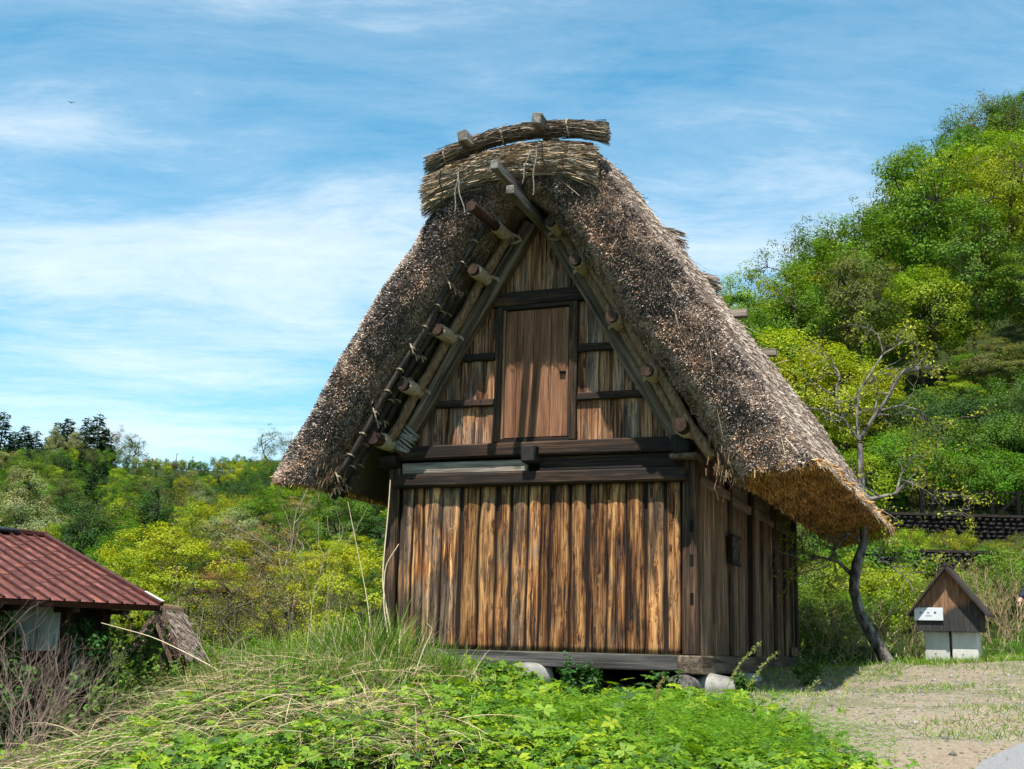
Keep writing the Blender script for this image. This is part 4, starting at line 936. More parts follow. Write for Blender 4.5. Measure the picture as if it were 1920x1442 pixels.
for k in range(6): MB().tube([(-7.2, SLN + 0.05 * (k - 2.5), RR + 0.08 + 0.045 * (k % 3)), (-2.0, SLN + 0.05 * (k - 2.5), RR + 0.08 + 0.045 * (k % 3)), (-1.1 - 0.2 * (k % 3), SLN + 0.04 * (k - 2.5), RR + 0.10)], 0.032, 6).build('ridge_rod', M['blackpipe'], roof, smooth=True)
# walls under the deep eave
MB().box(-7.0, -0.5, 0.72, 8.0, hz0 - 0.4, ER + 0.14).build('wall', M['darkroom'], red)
for a, b, z0, z1 in ((-6.9, -6.1, 0.2, 0.86), (-5.9, -5.2, 0.2, 0.86), (-5.05, -4.3, 0.15, 0.86), (-4.1, -3.35, 0.12, 0.86), (-3.15, -2.52, 0.18, 0.88), (-2.02, -1.28, 0.22, 0.86)):
    MB().box(a, b, 0.69, 0.718, z0, z1).build('plaster_panel', M['plaster'], red)
for x in (-6.0, -5.12, -4.2, -3.25, -2.27, -1.15, -0.56): MB().box(x - 0.07, x + 0.07, 0.62, 0.715, hz0 - 0.3, ER - 0.02).build('wall_post', M['postz'], red, bevel=0.01)
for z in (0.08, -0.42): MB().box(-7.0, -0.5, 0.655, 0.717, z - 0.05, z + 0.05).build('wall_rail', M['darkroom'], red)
MB().box(-1.05, -0.68, 0.60, 0.66, -0.35, 0.42, 0.02).build('plaster_panel', M['plaster'], red)
MB().box(-1.9, -1.25, 0.67, 0.70, hz0 - 0.2, 0.05).build('plank_door', M['sidez'], red)
MB().box(-0.50, -0.44, 0.9, 6.5, hz0, 0.7).build('end_wall', M['sidez'], red)
for k in range(9): MB().box(-7.0 + 0.8 * k, -6.9 + 0.8 * k, 0.05, 0.75, ER - 0.17, ER - 0.105).build('rafter_tail', M['log'], red)

# thatched hut beyond it
th0 = at(297, 1140, 24.0); thut = empty('thatched_hut', (th0[0], th0[1], hg(th0[0], th0[1])), R(0), label='small weathered thatched roof peeping out behind the red roofed house', cat='hut')
zt = th0[2] - hg(th0[0], th0[1])
tr = MB().prism([(-0.55, zt - 0.86), (-0.30, zt - 0.90), (0.0, zt - 0.24), (0.30, zt - 0.90), (0.55, zt - 0.86), (0.08, zt + 0.0), (-0.08, zt + 0.0)], 0.0, 1.5).build('thatch', M['thatch'], thut)
n = 3800; yy = rng.uniform(0, 1.5, n); tq = rng.random(n); P = np.stack([0.06 + 0.50 * tq, yy, zt - 0.86 * tq], 1)
straw('slope_straw', P, np.array([0.50, 0, -0.86]) + rng.normal(size=(n, 3)) * 0.2, rng.uniform(0.08, 0.2, n), 0.014, jitc(sg[pick(np.tile((0.4, 0.2, 0.3, 0.05, 0.05), (n, 1)))] * 0.8, 0.25), tr)
n = 2200; P = np.stack([rng.uniform(-0.5, 0.5, n), np.zeros(n), np.zeros(n)], 1); P[:, 2] = zt - 0.06 - np.abs(P[:, 0]) * 1.6 - rng.uniform(0, 0.18, n)
straw('reed_ends', P, np.array([0, -0.8, -0.3]) + rng.normal(size=(n, 3)) * 0.3, 0.06, 0.013, jitc(PAL[pick(np.tile((0.3, 0.3, 0.3, 0.1, 0.2, 0.05), (n, 1)))], 0.25), tr)
for sd_ in (-1, 1): MB().beam((0.0, -0.06, zt - 0.28), (sd_ * 0.36, -0.06, zt - 1.04), 0.05, 0.09, up=(0, 1, 0)).build('barge_board', M['barge'], thut)
MB().prism([(-0.27, -0.5), (0.27, -0.5), (0.27, zt - 0.88), (0, zt - 0.32), (-0.27, zt - 0.88)], 0.12, 1.4).build('wall', M['sidez'], thut)
tp = MB().tube([(0.0, -0.05, zt + 0.01), (0.0, 1.55, zt + 0.01)], 0.075, 8).build('ridge_roll', M['mat'], thut)

# rusty drum half hidden by the grass
dp = at(303, 1272, 17.5); drum = empty('rusty_drum', (dp[0], dp[1], hg(dp[0], dp[1])), 0.3, label='rusty orange metal drum standing beside the red roofed house', cat='drum')
MB().tube([(0, 0, 0), (0, 0, 0.30), (0, 0, 0.60)], [0.17, 0.165, 0.17], 18).build('shell', M['rustbox'], drum, smooth=False)
for z in (0.02, 0.31, 0.60):
    MB().tube([(0.172 * math.cos(a), 0.172 * math.sin(a), z) for a in np.linspace(0, 2 * math.pi, 19)], 0.010, 5).build('hoop', M['rustbox'], drum)

# ------------------------------------------------------------------ people, bird, lookout far up the hill
def skin_mesh(name, nodes, edges, levels=1):
    me = bpy.data.meshes.new(name); me.from_pydata([n_[0] for n_ in nodes], edges, []); me.update()
    o = bpy.data.objects.new(name, me); col.objects.link(o)
    md = o.modifiers.new('s', 'SKIN'); md.use_smooth_shade = True
    for i, n_ in enumerate(nodes):
        r = n_[1]; me.skin_vertices[0].data[i].radius = r if hasattr(r, '__len__') else (r, r)
    me.skin_vertices[0].data[0].use_root = True
    if levels: o.modifiers.new('u', 'SUBSURF').levels = levels
    dg = bpy.context.evaluated_depsgraph_get(); dg.update()
    out = bpy.data.meshes.new_from_object(o.evaluated_get(dg)); bpy.data.objects.remove(o); out.materials.clear(); out.name = name
    return out
def person_meshes(stride=0.18, arm=0.06, reach=0.0, levels=1, swing=0.0):
    """body (bare figure), jacket, trousers; 1.7 m tall, facing -Y, feet at z 0"""
    L, Rr = 1, -1
    def limbs(off=0.0, torso=True, arms=True, legs=True, head=True, fore=True):
        nd = [((0, 0, 0.92), (0.15 + off, 0.11 + off))]; ed = []
        def add(p, r, par): nd.append((p, r)); ed.append((par, len(nd) - 1)); return len(nd) - 1
        w_ = add((0, 0.01, 1.10), (0.135 + off, 0.10 + off), 0); ch = add((0, 0.0, 1.32), (0.16 + off, 0.115 + off), w_)
        if head:
            nk = add((0, 0.0, 1.46), 0.055, ch); h1 = add((0, -0.015, 1.56), (0.075, 0.085), nk); add((0, -0.01, 1.66), (0.07, 0.082), h1)
        if arms:
            for s in (1, -1):
                sh = add((s * 0.19, 0, 1.38), 0.062 + off, ch); el = add((s * (0.235 + arm), 0.03, 1.11), 0.045 + off, sh)
                if fore:
                    wr = add((s * (0.25 + arm + swing), -0.06 - reach, 0.87), 0.033 + off, el)
                    if head: hd = add((s * (0.265 + arm + swing * 1.15), -0.08 - reach, 0.80), (0.022, 0.042), wr)
        if legs:
            for s in (1, -1):
                hp = add((s * 0.095, 0, 0.86), 0.095 + off, 0); kn = add((s * 0.10, s * stride * 0.4 - 0.02, 0.48), 0.06 + off, hp); an = add((s * 0.10, s * stride + 0.02, 0.10), 0.042 + off, kn)
                if head: add((s * 0.105, s * stride - 0.13, 0.035), (0.04, 0.03), an)
        return nd, ed
    body = skin_mesh('body', *limbs(), levels=levels)
    jacket = skin_mesh('jacket', *limbs(0.018, legs=False, head=False), levels=levels)
    trousers = skin_mesh('trousers', *limbs(0.014, arms=False, head=False), levels=levels)
    return body, jacket, trousers
pm = person_meshes(levels=2, swing=0.12, arm=0.02)
hp_ = at(1912, 1132, 19.6); pl = hp_ + np.array([0.43, 0, 0]); pl[2] = hg(pl[0], pl[1])
per = empty('person', pl, R(-15), label='person in a navy jacket walking past the sign box, mostly hidden by the photo edge', cat='person')
sck = (hp_[2] - pl[2]) / 0.79; per.scale = (1, 1, max(0.9, min(1.1, sck)))
for me_, mt in ((pm[0], 'skin'), (pm[1], 'navy'), (pm[2], 'denim')): me_.materials.append(M[mt]); link(me_.name, me_, per)
hairb = MB().tube([(0, -0.02, 1.60), (0, 0.0, 1.68), (0, 0.01, 1.735), (0, 0.01, 1.755)], [0.09, 0.098, 0.07, 0.02], 12).build('hair', M['hair'], per, smooth=True)
for s in (1, -1):
    for k in range(5):                           # five fingers from the palm, thumb to the front side
        x = s * (0.425 if k < 4 else 0.415); a = -0.08 + (k - 1.5) * 0.018 if k < 4 else -0.118
        z = 0.775 if k < 4 else 0.80; L_ = (0.06, 0.072, 0.068, 0.05, 0.045)[k]
        MB().tube([(x, a, z), (x - s * 0.004, a - (0.004 if k < 4 else 0.02), z - L_ * 0.55), (x - s * 0.016, a + (0.006 if k < 4 else -0.026), z - L_)], [0.0095, 0.009, 0.006], 6).build('finger', M['skin'], per, smooth=True)
    MB().box(s * 0.105 - 0.05, s * 0.105 + 0.05, s * 0.18 - 0.20, s * 0.18 + 0.08, 0.0, 0.09).build('shoe', M['shoe'], per, bevel=0.03)

MB().tube([(0, -0.085, 1.60), (0, -0.112, 1.575), (0, -0.095, 1.56)], [0.009, 0.016, 0.010], 8).build('nose', M['skin'], per, smooth=True)
for s in (1, -1):
    MB().tube([(s * 0.032, -0.088, 1.605), (s * 0.032, -0.096, 1.605)], [0.011, 0.007], 8).build('eye', M['hair'], per, smooth=True)
    MB().tube([(s * 0.076, -0.01, 1.62), (s * 0.088, 0.0, 1.60), (s * 0.078, -0.005, 1.565)], [0.010, 0.016, 0.009], 8).build('ear', M['skin'], per, smooth=True)
MB().tube([(-0.026, -0.088, 1.535), (0, -0.098, 1.533), (0.026, -0.088, 1.535)], [0.004, 0.007, 0.004], 6).build('mouth', M['rustbox'], per, smooth=True)

bp_ = at(133, 192, 175.0); bird = empty('soaring_bird', bp_, R(20), label='dark bird gliding with spread wings high in the sky', cat='bird')
MB().tube([(0, -0.20, 0), (0, -0.13, 0), (0, 0, -0.01), (0, 0.15, 0), (0, 0.27, 0.01)], [0.02, 0.045, 0.06, 0.035, 0.015], 8).build('body', M['feather'], bird, smooth=True)
for s, tipz in ((1, 0.02), (-1, 0.14)):
    MB().add([(0, -0.06, 0.02), (s * 0.28, -0.10, 0.08), (s * 0.58, -0.02, 0.03 + tipz), (s * 0.54, 0.06, 0.03 + tipz), (s * 0.27, 0.08, 0.07), (0, 0.09, 0.015),
              (0, -0.06, 0.005), (s * 0.28, -0.10, 0.065), (s * 0.58, -0.02, 0.02 + tipz), (s * 0.54, 0.06, 0.02 + tipz), (s * 0.27, 0.08, 0.055), (0, 0.09, 0.0)],
             [(0, 1, 4, 5), (1, 2, 3, 4), (11, 10, 7, 6), (10, 9, 8, 7), (0, 6, 7, 1), (1, 7, 8, 2), (2, 8, 9, 3), (3, 9, 10, 4), (4, 10, 11, 5)]).build('wing', M['feather'], bird)
MB().add([(-0.02, 0.22, 0.01), (0.02, 0.22, 0.01), (0.07, 0.40, 0.0), (-0.07, 0.40, 0.0), (0, 0.3, 0.02)], [(0, 1, 4), (1, 2, 4), (2, 3, 4), (3, 0, 4), (0, 3, 2, 1)]).build('tail', M['feather'], bird)

DY = 398.0
def far(px, py): return at(px, py, DY)
dk0, dk1 = far(275, 873), far(392, 886)
deck_z = lambda x: dk0[2] + (x - dk0[0]) / (dk1[0] - dk0[0]) * (dk1[2] - dk0[2]) - 0.9
deck = MB().add([(dk0[0] - 3, DY - 1, deck_z(dk0[0] - 3)), (dk1[0] + 2, DY - 1, deck_z(dk1[0] + 2)), (dk1[0] + 2, DY + 14, deck_z(dk1[0] + 2)), (dk0[0] - 3, DY + 14, deck_z(dk0[0] - 3)),
                 (dk0[0] - 3, DY - 1, deck_z(dk0[0] - 3) - 3), (dk1[0] + 2, DY - 1, deck_z(dk1[0] + 2) - 3), (dk1[0] + 2, DY + 14, deck_z(dk1[0]) - 3), (dk0[0] - 3, DY + 14, deck_z(dk0[0]) - 3)],
                [(0, 1, 2, 3), (4, 5, 1, 0), (5, 6, 2, 1), (7, 4, 0, 3), (6, 7, 3, 2)]).build('pavement', M['asphalt']); tag(deck, kind='structure')
rail = empty('lookout_railing', (dk0[0], DY - 0.6, deck_z(dk0[0])), 0, label='long dark railing along the hilltop lookout', cat='railing')
nx_p = 14
for k in range(nx_p + 1):
    x = (dk1[0] - dk0[0]) * k / nx_p; z = deck_z(dk0[0] + x) - deck_z(dk0[0]); MB().box(x - 0.07, x + 0.07, -0.07, 0.07, z, z + 1.1).build('railing_post', M['iron'], rail)
for h_ in (0.45, 0.8, 1.1): MB().beam((0, 0, h_), (dk1[0] - dk0[0], 0, deck_z(dk1[0]) - deck_z(dk0[0]) + h_), 0.09, 0.13).build('railing_bar', M['iron'], rail)
def car(px, label, sc_=1.0):
    x = far(px, 880)[0]; c_ = empty('parked_car', (x, DY + 2.5, deck_z(x)), 0, label=label, cat='car', group='cars parked at the lookout')
    bd = MB().prism([(-2.1, 0.35), (2.1, 0.35), (2.1, 0.85), (1.35, 0.98), (0.8, 1.5), (-1.3, 1.5), (-1.95, 0.95), (-2.1, 0.8)], -0.85, 0.85).build('body', M['white'], c_)
    MB().prism([(1.15, 1.0), (0.74, 1.42), (-1.2, 1.42), (-1.65, 1.0)], -0.865, 0.865).build('window', M['glass'], c_)
    for wx in (-1.3, 1.3):
        for wy in (-0.8, 0.8): MB().tube([(wx, wy - 0.1, 0.33), (wx, wy + 0.1, 0.33)], 0.33, 10).build('wheel', M['tyre'], c_)
    c_.scale = (sc_,) * 3
car(282, 'white parked car nearest the pink blossom on the hilltop lookout'); car(296, 'second white parked car on the hilltop lookout', 0.95); car(366, 'white parked car at the open end of the hilltop lookout', 1.0)
def pole(px, top, label, lamp):
    x = far(px, 870)[0]; h_ = far(px, top)[2] - deck_z(x); p_ = empty('lamp_post' if lamp else 'utility_pole', (x, DY + 1.2, deck_z(x)), 0, label=label, cat='lamp post' if lamp else 'pole')
    MB().tube([(0, 0, 0), (0, 0, h_)], [0.16, 0.10], 8).build('shaft', M['post_grey'], p_)
    if lamp: MB().box(0.0, 0.75, -0.1, 0.1, h_ - 0.1, h_ + 0.05).build('lamp_head', M['post_grey'], p_)
    else: MB().box(-0.35, 0.35, -0.06, 0.06, h_ - 0.5, h_ - 0.35).build('crossarm', M['post_grey'], p_)
pole(328, 850, 'lamp post with a side arm on the hilltop lookout', True); pole(359, 854, 'plain pole with short crossarm on the hilltop lookout', False)
fpm = person_meshes(levels=0)
shirts = [('white', (0.7, 0.7, 0.68)), ('black', (0.02, 0.02, 0.025)), ('blue', (0.05, 0.10, 0.28)), ('red', (0.35, 0.04, 0.04)), ('grey', (0.2, 0.2, 0.2)), ('tan', (0.35, 0.25, 0.15))]
FM = {k: figcol(k + '_shirt', c_) for k, c_ in shirts}
spots = [(301, 'black', 'between the two white cars'), (308, 'blue', 'beside the second white car'), (316, 'white', 'short of the lamp post'), (323, 'black', 'close to the lamp post'), (337, 'grey', 'past the lamp post'), (341, 'black', 'past the lamp post'), (350, 'blue', 'between lamp post and plain pole'), (357, 'black', 'under the plain pole'), (363, 'tan', 'past the plain pole'), (370, 'blue', 'by the last white car'), (374, 'black', 'beyond the last white car'), (381, 'grey', 'at the open end of the railing')]
for i, (px, cl, wh) in enumerate(spots):
    x = far(px, 880)[0]; p_ = empty('person', (x, DY + 0.3 + (i % 3) * 0.3, deck_z(x)), i * 1.1, label=f'distant visitor in {cl} top {wh} on the lookout', cat='person', group='visitors on the hilltop lookout')
    for me_, mt in ((fpm[0], M['skin']), (fpm[1], FM[cl]), (fpm[2], M['navy'])):
        o = link(me_.name, me_, p_)
        if not me_.materials: me_.materials.append(mt)
        o.material_slots[0].link = 'OBJECT'; o.material_slots[0].material = mt
# ------------------------------------------------------------------ trees
def tubes_arr(segs, n=5):
    """segs: list of (path (k,3), radii (k,)) -> V,F"""
    V = []; F = []; b = 0
    ang = np.arange(n) * 2 * math.pi / n
    for P, rad in segs:
        P = np.asarray(P, float); k = len(P); T = unit(np.gradient(P, axis=0))
        a = np.cross(T, (0.31, 0.57, 0.76)); a = unit(a); w = np.cross(T, a)
        ring = P[:, None] + (a[:, None] * np.cos(ang)[None, :, None] + w[:, None] * np.sin(ang)[None, :, None]) * np.asarray(rad)[:, None, None]
        V.append(ring.reshape(-1, 3)); i = np.arange(k - 1)[:, None] * n; j = np.arange(n)[None]
        F.append((np.stack([i + j, i + (j + 1) % n, i + n + (j + 1) % n, i + n + j], -1).reshape(-1, 4)) + b); b += k * n
    return np.concatenate(V), np.concatenate(F)

def curve(a, b, r, bow=0.1, k=5, wob=0.04):
    t = np.linspace(0, 1, k)[:, None]; L = np.linalg.norm(b - a)
    P = a * (1 - t) + b * t; P[:, 2] += (np.sin(t[:, 0] * math.pi) * bow * L)
    P[1:-1] += r.normal(size=(k - 2, 3)) * wob * L; return P

def crown_leaves(r, cen, rad, per, size, flat=1.0, up=0.5, hue=0.18, asp=0.55, shell=0.6):
    """leaf quads in clumps; Col is a tint around 1 (multiplied with the object's own colour)"""
    n = len(cen) * per; ci = np.repeat(np.arange(len(cen)), per)
    q = unit(r.normal(size=(n, 3))); rr = (shell + (1 - shell) * r.random(n)) ** 1.0; rr = np.where(r.random(n) < 0.3, r.random(n), rr)
    off = q * rr[:, None] * rad[ci][:, None] * np.array([1, 1, flat])
    P = cen[ci] + off
    cc0 = cen.mean(0); outw = unit((cen - cc0) / (np.abs(cen - cc0).max(0) + 1e-6))[ci]
    nrm = unit(q * 0.45 + outw * 0.55 + np.array([0, 0, up]) + r.normal(size=(n, 3)) * 0.42)
    d = unit(np.cross(nrm, r.normal(size=(n, 3))))
    sz = size * r.uniform(0.6, 1.35, n)
    V, F, m_ = leaves(P - d * sz[:, None] * 0.5, d, nrm, sz, sz * asp)
    cl = 1 + (r.random((len(cen), 1)) - 0.5) * 2 * hue; tint = np.stack([1 + (r.random(len(cen)) - 0.5) * hue * 1.6, np.ones(len(cen)), 1 + (r.random(len(cen)) - 0.5) * hue], 1)
    C = (cl * tint)[ci] * (1 + (r.random((n, 1)) - 0.5) * 0.36)
    return V, F, np.repeat(C, m_, 0)

def broadleaf(seed, h=7.0, rx=2.6, rz=2.5, zc=4.4, nclump=64, per=110, crad=0.62, size=0.17, flat=0.75, limbs=7, trunk=0.16, shellness=0.45, twigs=True, hue=0.2, stems=1, up=0.5):
    r = np.random.default_rng(seed)
    q = unit(r.normal(size=(nclump, 3))); rr = shellness + (1 - shellness) * r.random(nclump) ** 0.6
    lob = 0.78 + 0.5 * vnoise(q * 1.6 + seed * 7.1)
    tips = q * (rr * lob)[:, None] * np.array([rx, rx, rz]) + np.array([0, 0, zc])
    tips = tips[tips[:, 2] > zc - rz * 0.82]
    segs = []; bases = []
    for s in range(stems):
        b0 = np.array([r.normal() * 0.12 * (stems > 1), r.normal() * 0.12 * (stems > 1), -0.5]); top = np.array([r.normal() * 0.3, r.normal() * 0.3, zc + rz * 0.35]) + (np.array([r.normal(), r.normal(), 0]) * rx * 0.35 if stems > 1 else 0)
        P = curve(b0, top, r, 0.0, 7, 0.02); segs.append((P, np.linspace(trunk / stems ** 0.4, trunk * 0.25, 7))); bases.append(P)
    TP = np.concatenate(bases)
    lt = []
    ld = unit(r.normal(size=(limbs, 3)) * (1, 1, 0.5)); 
    for i in range(limbs):
        e = ld[i] * np.array([rx, rx, rz]) * 0.6 + np.array([0, 0, zc]); cand = TP[TP[:, 2] < e[2] - 0.2]; s0 = cand[np.argmin(np.linalg.norm(cand - e, axis=1) + r.random(len(cand)) * 0.5)] if len(cand) else TP[1]
        P = curve(s0, e, r, 0.08, 6, 0.05); segs.append((P, np.linspace(trunk * 0.5, trunk * 0.16, 6))); lt.append(P[2:])
    LT = np.concatenate(lt + [TP[3:]])
    if twigs:
        for t in tips:
            s0 = LT[np.argmin(np.linalg.norm(LT - t, axis=1))]; segs.append((curve(s0, t, r, 0.05, 4, 0.06), np.linspace(trunk * 0.14, 0.008, 4)))
    TV, TF = tubes_arr(segs)
    rad = crad * r.uniform(0.65, 1.3, len(tips))
    LV, LF, LC = crown_leaves(r, tips, rad, per, size, flat, hue=hue, up=up)
    return arrmesh('trunk', TV, TF, np.tile((1.0, 1.0, 1.0), (len(TV), 1))), arrmesh('crown', LV, LF, LC)

def conifer(seed, h=16.0, r0=3.7, size=0.75, dens=1.25, droop=0.25, gap=0.75):
    r = np.random.default_rng(seed); segs = [(np.array([(0, 0, -0.5), (0, 0, h * 0.5), (0, 0, h)]), np.array([0.24, 0.14, 0.02]))]
    B = []; D = []; C = []; z = h * 0.14
    while z < h * 0.985:
        t = z / h; R_ = r0 * (1 - t) ** 0.75 * r.uniform(0.75, 1.15) + 0.12; nb = int(5 + 5 * (1 - t))
        for k in range(nb):
            a = r.uniform(0, 2 * math.pi); L = R_ * r.uniform(0.7, 1.1); dv = np.array([math.cos(a), math.sin(a), 0.12])
            m_ = max(3, int(L / 0.16 * dens)); s_ = r.random(m_) ** 0.7
            p = np.outer(s_ * L, dv) + (0, 0, z); p[:, 2] -= droop * L * s_ ** 2
            p += r.normal(size=(m_, 3)) * (0.12, 0.12, 0.05)
            sdv = np.array([-math.sin(a), math.cos(a), 0]); B.append(p); D.append(dv * 0.7 + sdv * r.choice([-1, 1], (m_, 1)) * 0.7 + r.normal(size=(m_, 3)) * 0.25 - (0, 0, 0.2)); C.append(np.full((m_, 1), r.uniform(0.65, 1.25)) * (0.75 + 0.5 * s_[:, None]))
            if k % 2 == 0: segs.append((np.array([(0, 0, z), dv * L * 0.5 + (0, 0, z - droop * L * 0.25), dv * L * 0.9 + (0, 0, z - droop * L * 0.81)]), np.array([0.045, 0.03, 0.01])))
        z += gap * r.uniform(0.5, 1.0) * (0.5 + 0.6 * (1 - t))
    B = np.concatenate(B); D = np.concatenate(D); C = np.concatenate(C); n = len(B)
    LV, LF, m_ = leaves(B, D, np.tile((0, 0, 1.0), (n, 1)) + r.normal(size=(n, 3)) * 0.35, size * r.uniform(0.6, 1.2, n), size * 0.42)
    TV, TF = tubes_arr(segs)
    return arrmesh('trunk', TV, TF, np.ones((len(TV), 3))), arrmesh('crown', LV, LF, np.repeat(np.repeat(C, 3, 1) * (1 + (r.random((n, 1)) - 0.5) * 0.4), m_, 0))

def branchy(seed, start, d0, L0, r0, depth, spread=0.6, n_child=(2, 4), shrink=0.68, wob=0.12, grav=0.0, up=0.12):
    """recursive bare branches: list of segs and tip points"""
    r = np.random.default_rng(seed); segs = []; tips = []
    def rec(p, d, L, rad, k):
        n = 5; P = [p]; 
        for i in range(n - 1):
            d = unit(d + r.normal(size=3) * wob + np.array([0, 0, up - grav])); P.append(P[-1] + d * L / (n - 1))
        P = np.array(P); segs.append((P, np.linspace(rad, rad * 0.55, n)))
        if k == 0: tips.append((P[-1], d)); tips.append((P[2], d)); return
        for c_ in range(r.integers(*n_child)):
            i = r.integers(2, n) if c_ else n - 1
            dd = unit(d + unit(r.normal(size=3)) * spread * r.uniform(0.7, 1.5)); rec(P[i], dd, L * shrink * r.uniform(0.75, 1.2), rad * 0.55, k - 1)
    rec(np.array(start, float), unit(np.array(d0, float)), L0, r0, depth)
    return segs, tips

for k in ('leaf', 'needle'):
    pass
PROTO = {}
PROTO['round'] = [broadleaf(s, size=0.125, per=210, nclump=72) for s in (1, 2, 3)]
PROTO['maple'] = [broadleaf(s, rx=3.0, rz=2.0, zc=4.2, nclump=105, per=165, crad=0.62, flat=0.30, size=0.115, shellness=0.35, up=1.1) for s in (11, 12)]
PROTO['dome'] = [broadleaf(s, rx=3.3, rz=2.7, zc=3.5, nclump=170, per=120, crad=0.55, flat=0.45, size=0.12, shellness=0.62, up=0.9, hue=0.16, twigs=False) for s in (15, 16)]
PROTO['airy'] = [broadleaf(s, rx=2.4, rz=2.8, zc=4.6, nclump=64, per=55, crad=0.55, flat=0.7, size=0.115, shellness=0.3, trunk=0.14, stems=2) for s in (21, 22)]
PROTO['tall'] = [broadleaf(s, rx=2.0, rz=3.4, zc=5.6, nclump=80, per=140, crad=0.6, size=0.125, shellness=0.3) for s in (31, 32)]
PROTO['bush'] = [broadleaf(s, rx=1.9, rz=1.35, zc=1.3, nclump=58, per=160, crad=0.45, size=0.09, flat=0.75, shellness=0.4, trunk=0.06, stems=4, limbs=9) for s in (41, 42)]
PROTO['conifer'] = [conifer(51), conifer(52, h=14, r0=3.3), conifer(53, h=17, r0=4.2, gap=0.95)]
for k, v in PROTO.items():
    for t_, c_ in v: t_.materials.append(M['twig']); c_.materials.append(M['needle'] if k == 'conifer' else M['leaf'])
TWC = (0.085, 0.066, 0.05)
# trunk tint lives in the mesh colours
for k, v in PROTO.items():
    for t_, _ in v:
        a = t_.color_attributes['Col']; n = len(t_.vertices); cc_ = np.ones((n, 4), np.float32); cc_[:, :3] = TWC; a.data.foreach_set('color', cc_.ravel())

def tree(kind, x, y, scale, colr, name, label, cat='tree', group=None, var=None, sz=1.0, z=None, sink=0.15):
    i = rng.integers(len(PROTO[kind])) if var is None else var
    t_, c_ = PROTO[kind][i]
    e = empty(name, (x, y, (hg(x, y) if z is None else z) - sink), rng.uniform(0, 6.28), label=label, cat=cat, group=group)
    e.scale = (scale, scale, scale * sz)
    link('trunk', t_, e); o = link('crown', c_, e); o.color = (*colr, 1.0)
    return e

LIME = (0.21, 0.30, 0.008); YEL = (0.27, 0.30, 0.010); GOLD = (0.27, 0.26, 0.02); GREEN = (0.095, 0.19, 0.008); MID = (0.075, 0.15, 0.012); DEEP = (0.040, 0.088, 0.016); OLIVE = (0.12, 0.13, 0.030); TAN = (0.26, 0.185, 0.075); FIR = (0.026, 0.062, 0.030); FIR2 = (0.040, 0.080, 0.034); PALE = (0.22, 0.24, 0.10); PINK = (0.62, 0.27, 0.32); BLOSSOM = (0.55, 0.50, 0.46); RUST = (0.24, 0.145, 0.05)
NAMEC = {LIME: 'lime green', YEL: 'yellow green', GOLD: 'golden', GREEN: 'fresh green', MID: 'mid green', DEEP: 'dark green', OLIVE: 'olive', TAN: 'tan', PALE: 'pale green', RUST: 'rusty brown', FIR: 'dark', FIR2: 'blue green'}
def jit(c_, a=0.14): return tuple(max(0.004, v * (1 + rng.uniform(-a, a))) for v in c_)

# ---- wooded hill across the valley
ZT = {}
PH_ = {'dome': 6.6, 'round': 7.3, 'maple': 6.6, 'airy': 7.4, 'tall': 9.2, 'bush': 2.7, 'conifer': 16.5}
def spot_word(px):
    if px < 150: return 'over red roof'
    if px < 270: return 'past red roof'
    if px < 420: return 'below lookout'
    if px < 560: return 'left of eave'
    if px < 1000: return 'under the eave'
    if px < 1480: return 'touching thatch'
    if px < 1600: return 'beside thatch'
    if px < 1720: return 'over crooked tree'
    if px < 1830: return 'over sign box'
    return 'near photo edge'
def zone_tree(kind, px, D, sc_, c_, zone, limit=None):
    p = at(px, 1000, D); nm = {'conifer': 'conifer_tree', 'bush': 'bush', 'maple': 'maple_tree', 'airy': 'budding_tree', 'tall': 'tall_tree'}.get(kind, 'broadleaf_tree')
    if limit is not None:                                  # keep the crowns under the line of the hilltop
        room = at(px, limit, D)[2] - hg(p[0], D); sc_ = max(0.30 if D < 330 else 0.55, min(sc_, room / PH_[kind]))
    adj = {'maple': 'layered', 'airy': 'sparse', 'tall': 'tall', 'round': 'round', 'bush': 'low', 'conifer': 'pointed'}[kind]
    lab = f"{adj} {NAMEC[c_]} {'conifer' if kind == 'conifer' else ('bush' if kind == 'bush' else 'tree')} {zone} {spot_word(px)}"
    e = tree(kind, p[0], D, sc_, jit(c_), nm, lab, 'bush' if kind == 'bush' else 'tree', 'trees and bushes ' + zone)
    ZT.setdefault(lab, []).append((px, e)); return e
far_rows = [(390, 15, 'by the hilltop'), (374, 15, 'by the hilltop'), (356, 16, 'by the hilltop'), (338, 17, 'high on far hill'), (318, 18, 'high on far hill'), (296, 20, 'high on far hill'), (270, 23, 'high on far hill'), (238, 27, 'halfway up far hill'), (206, 31, 'halfway up far hill'), (174, 35, 'halfway up far hill'), (148, 40, 'low on far hill'), (124, 46, 'low on far hill')]
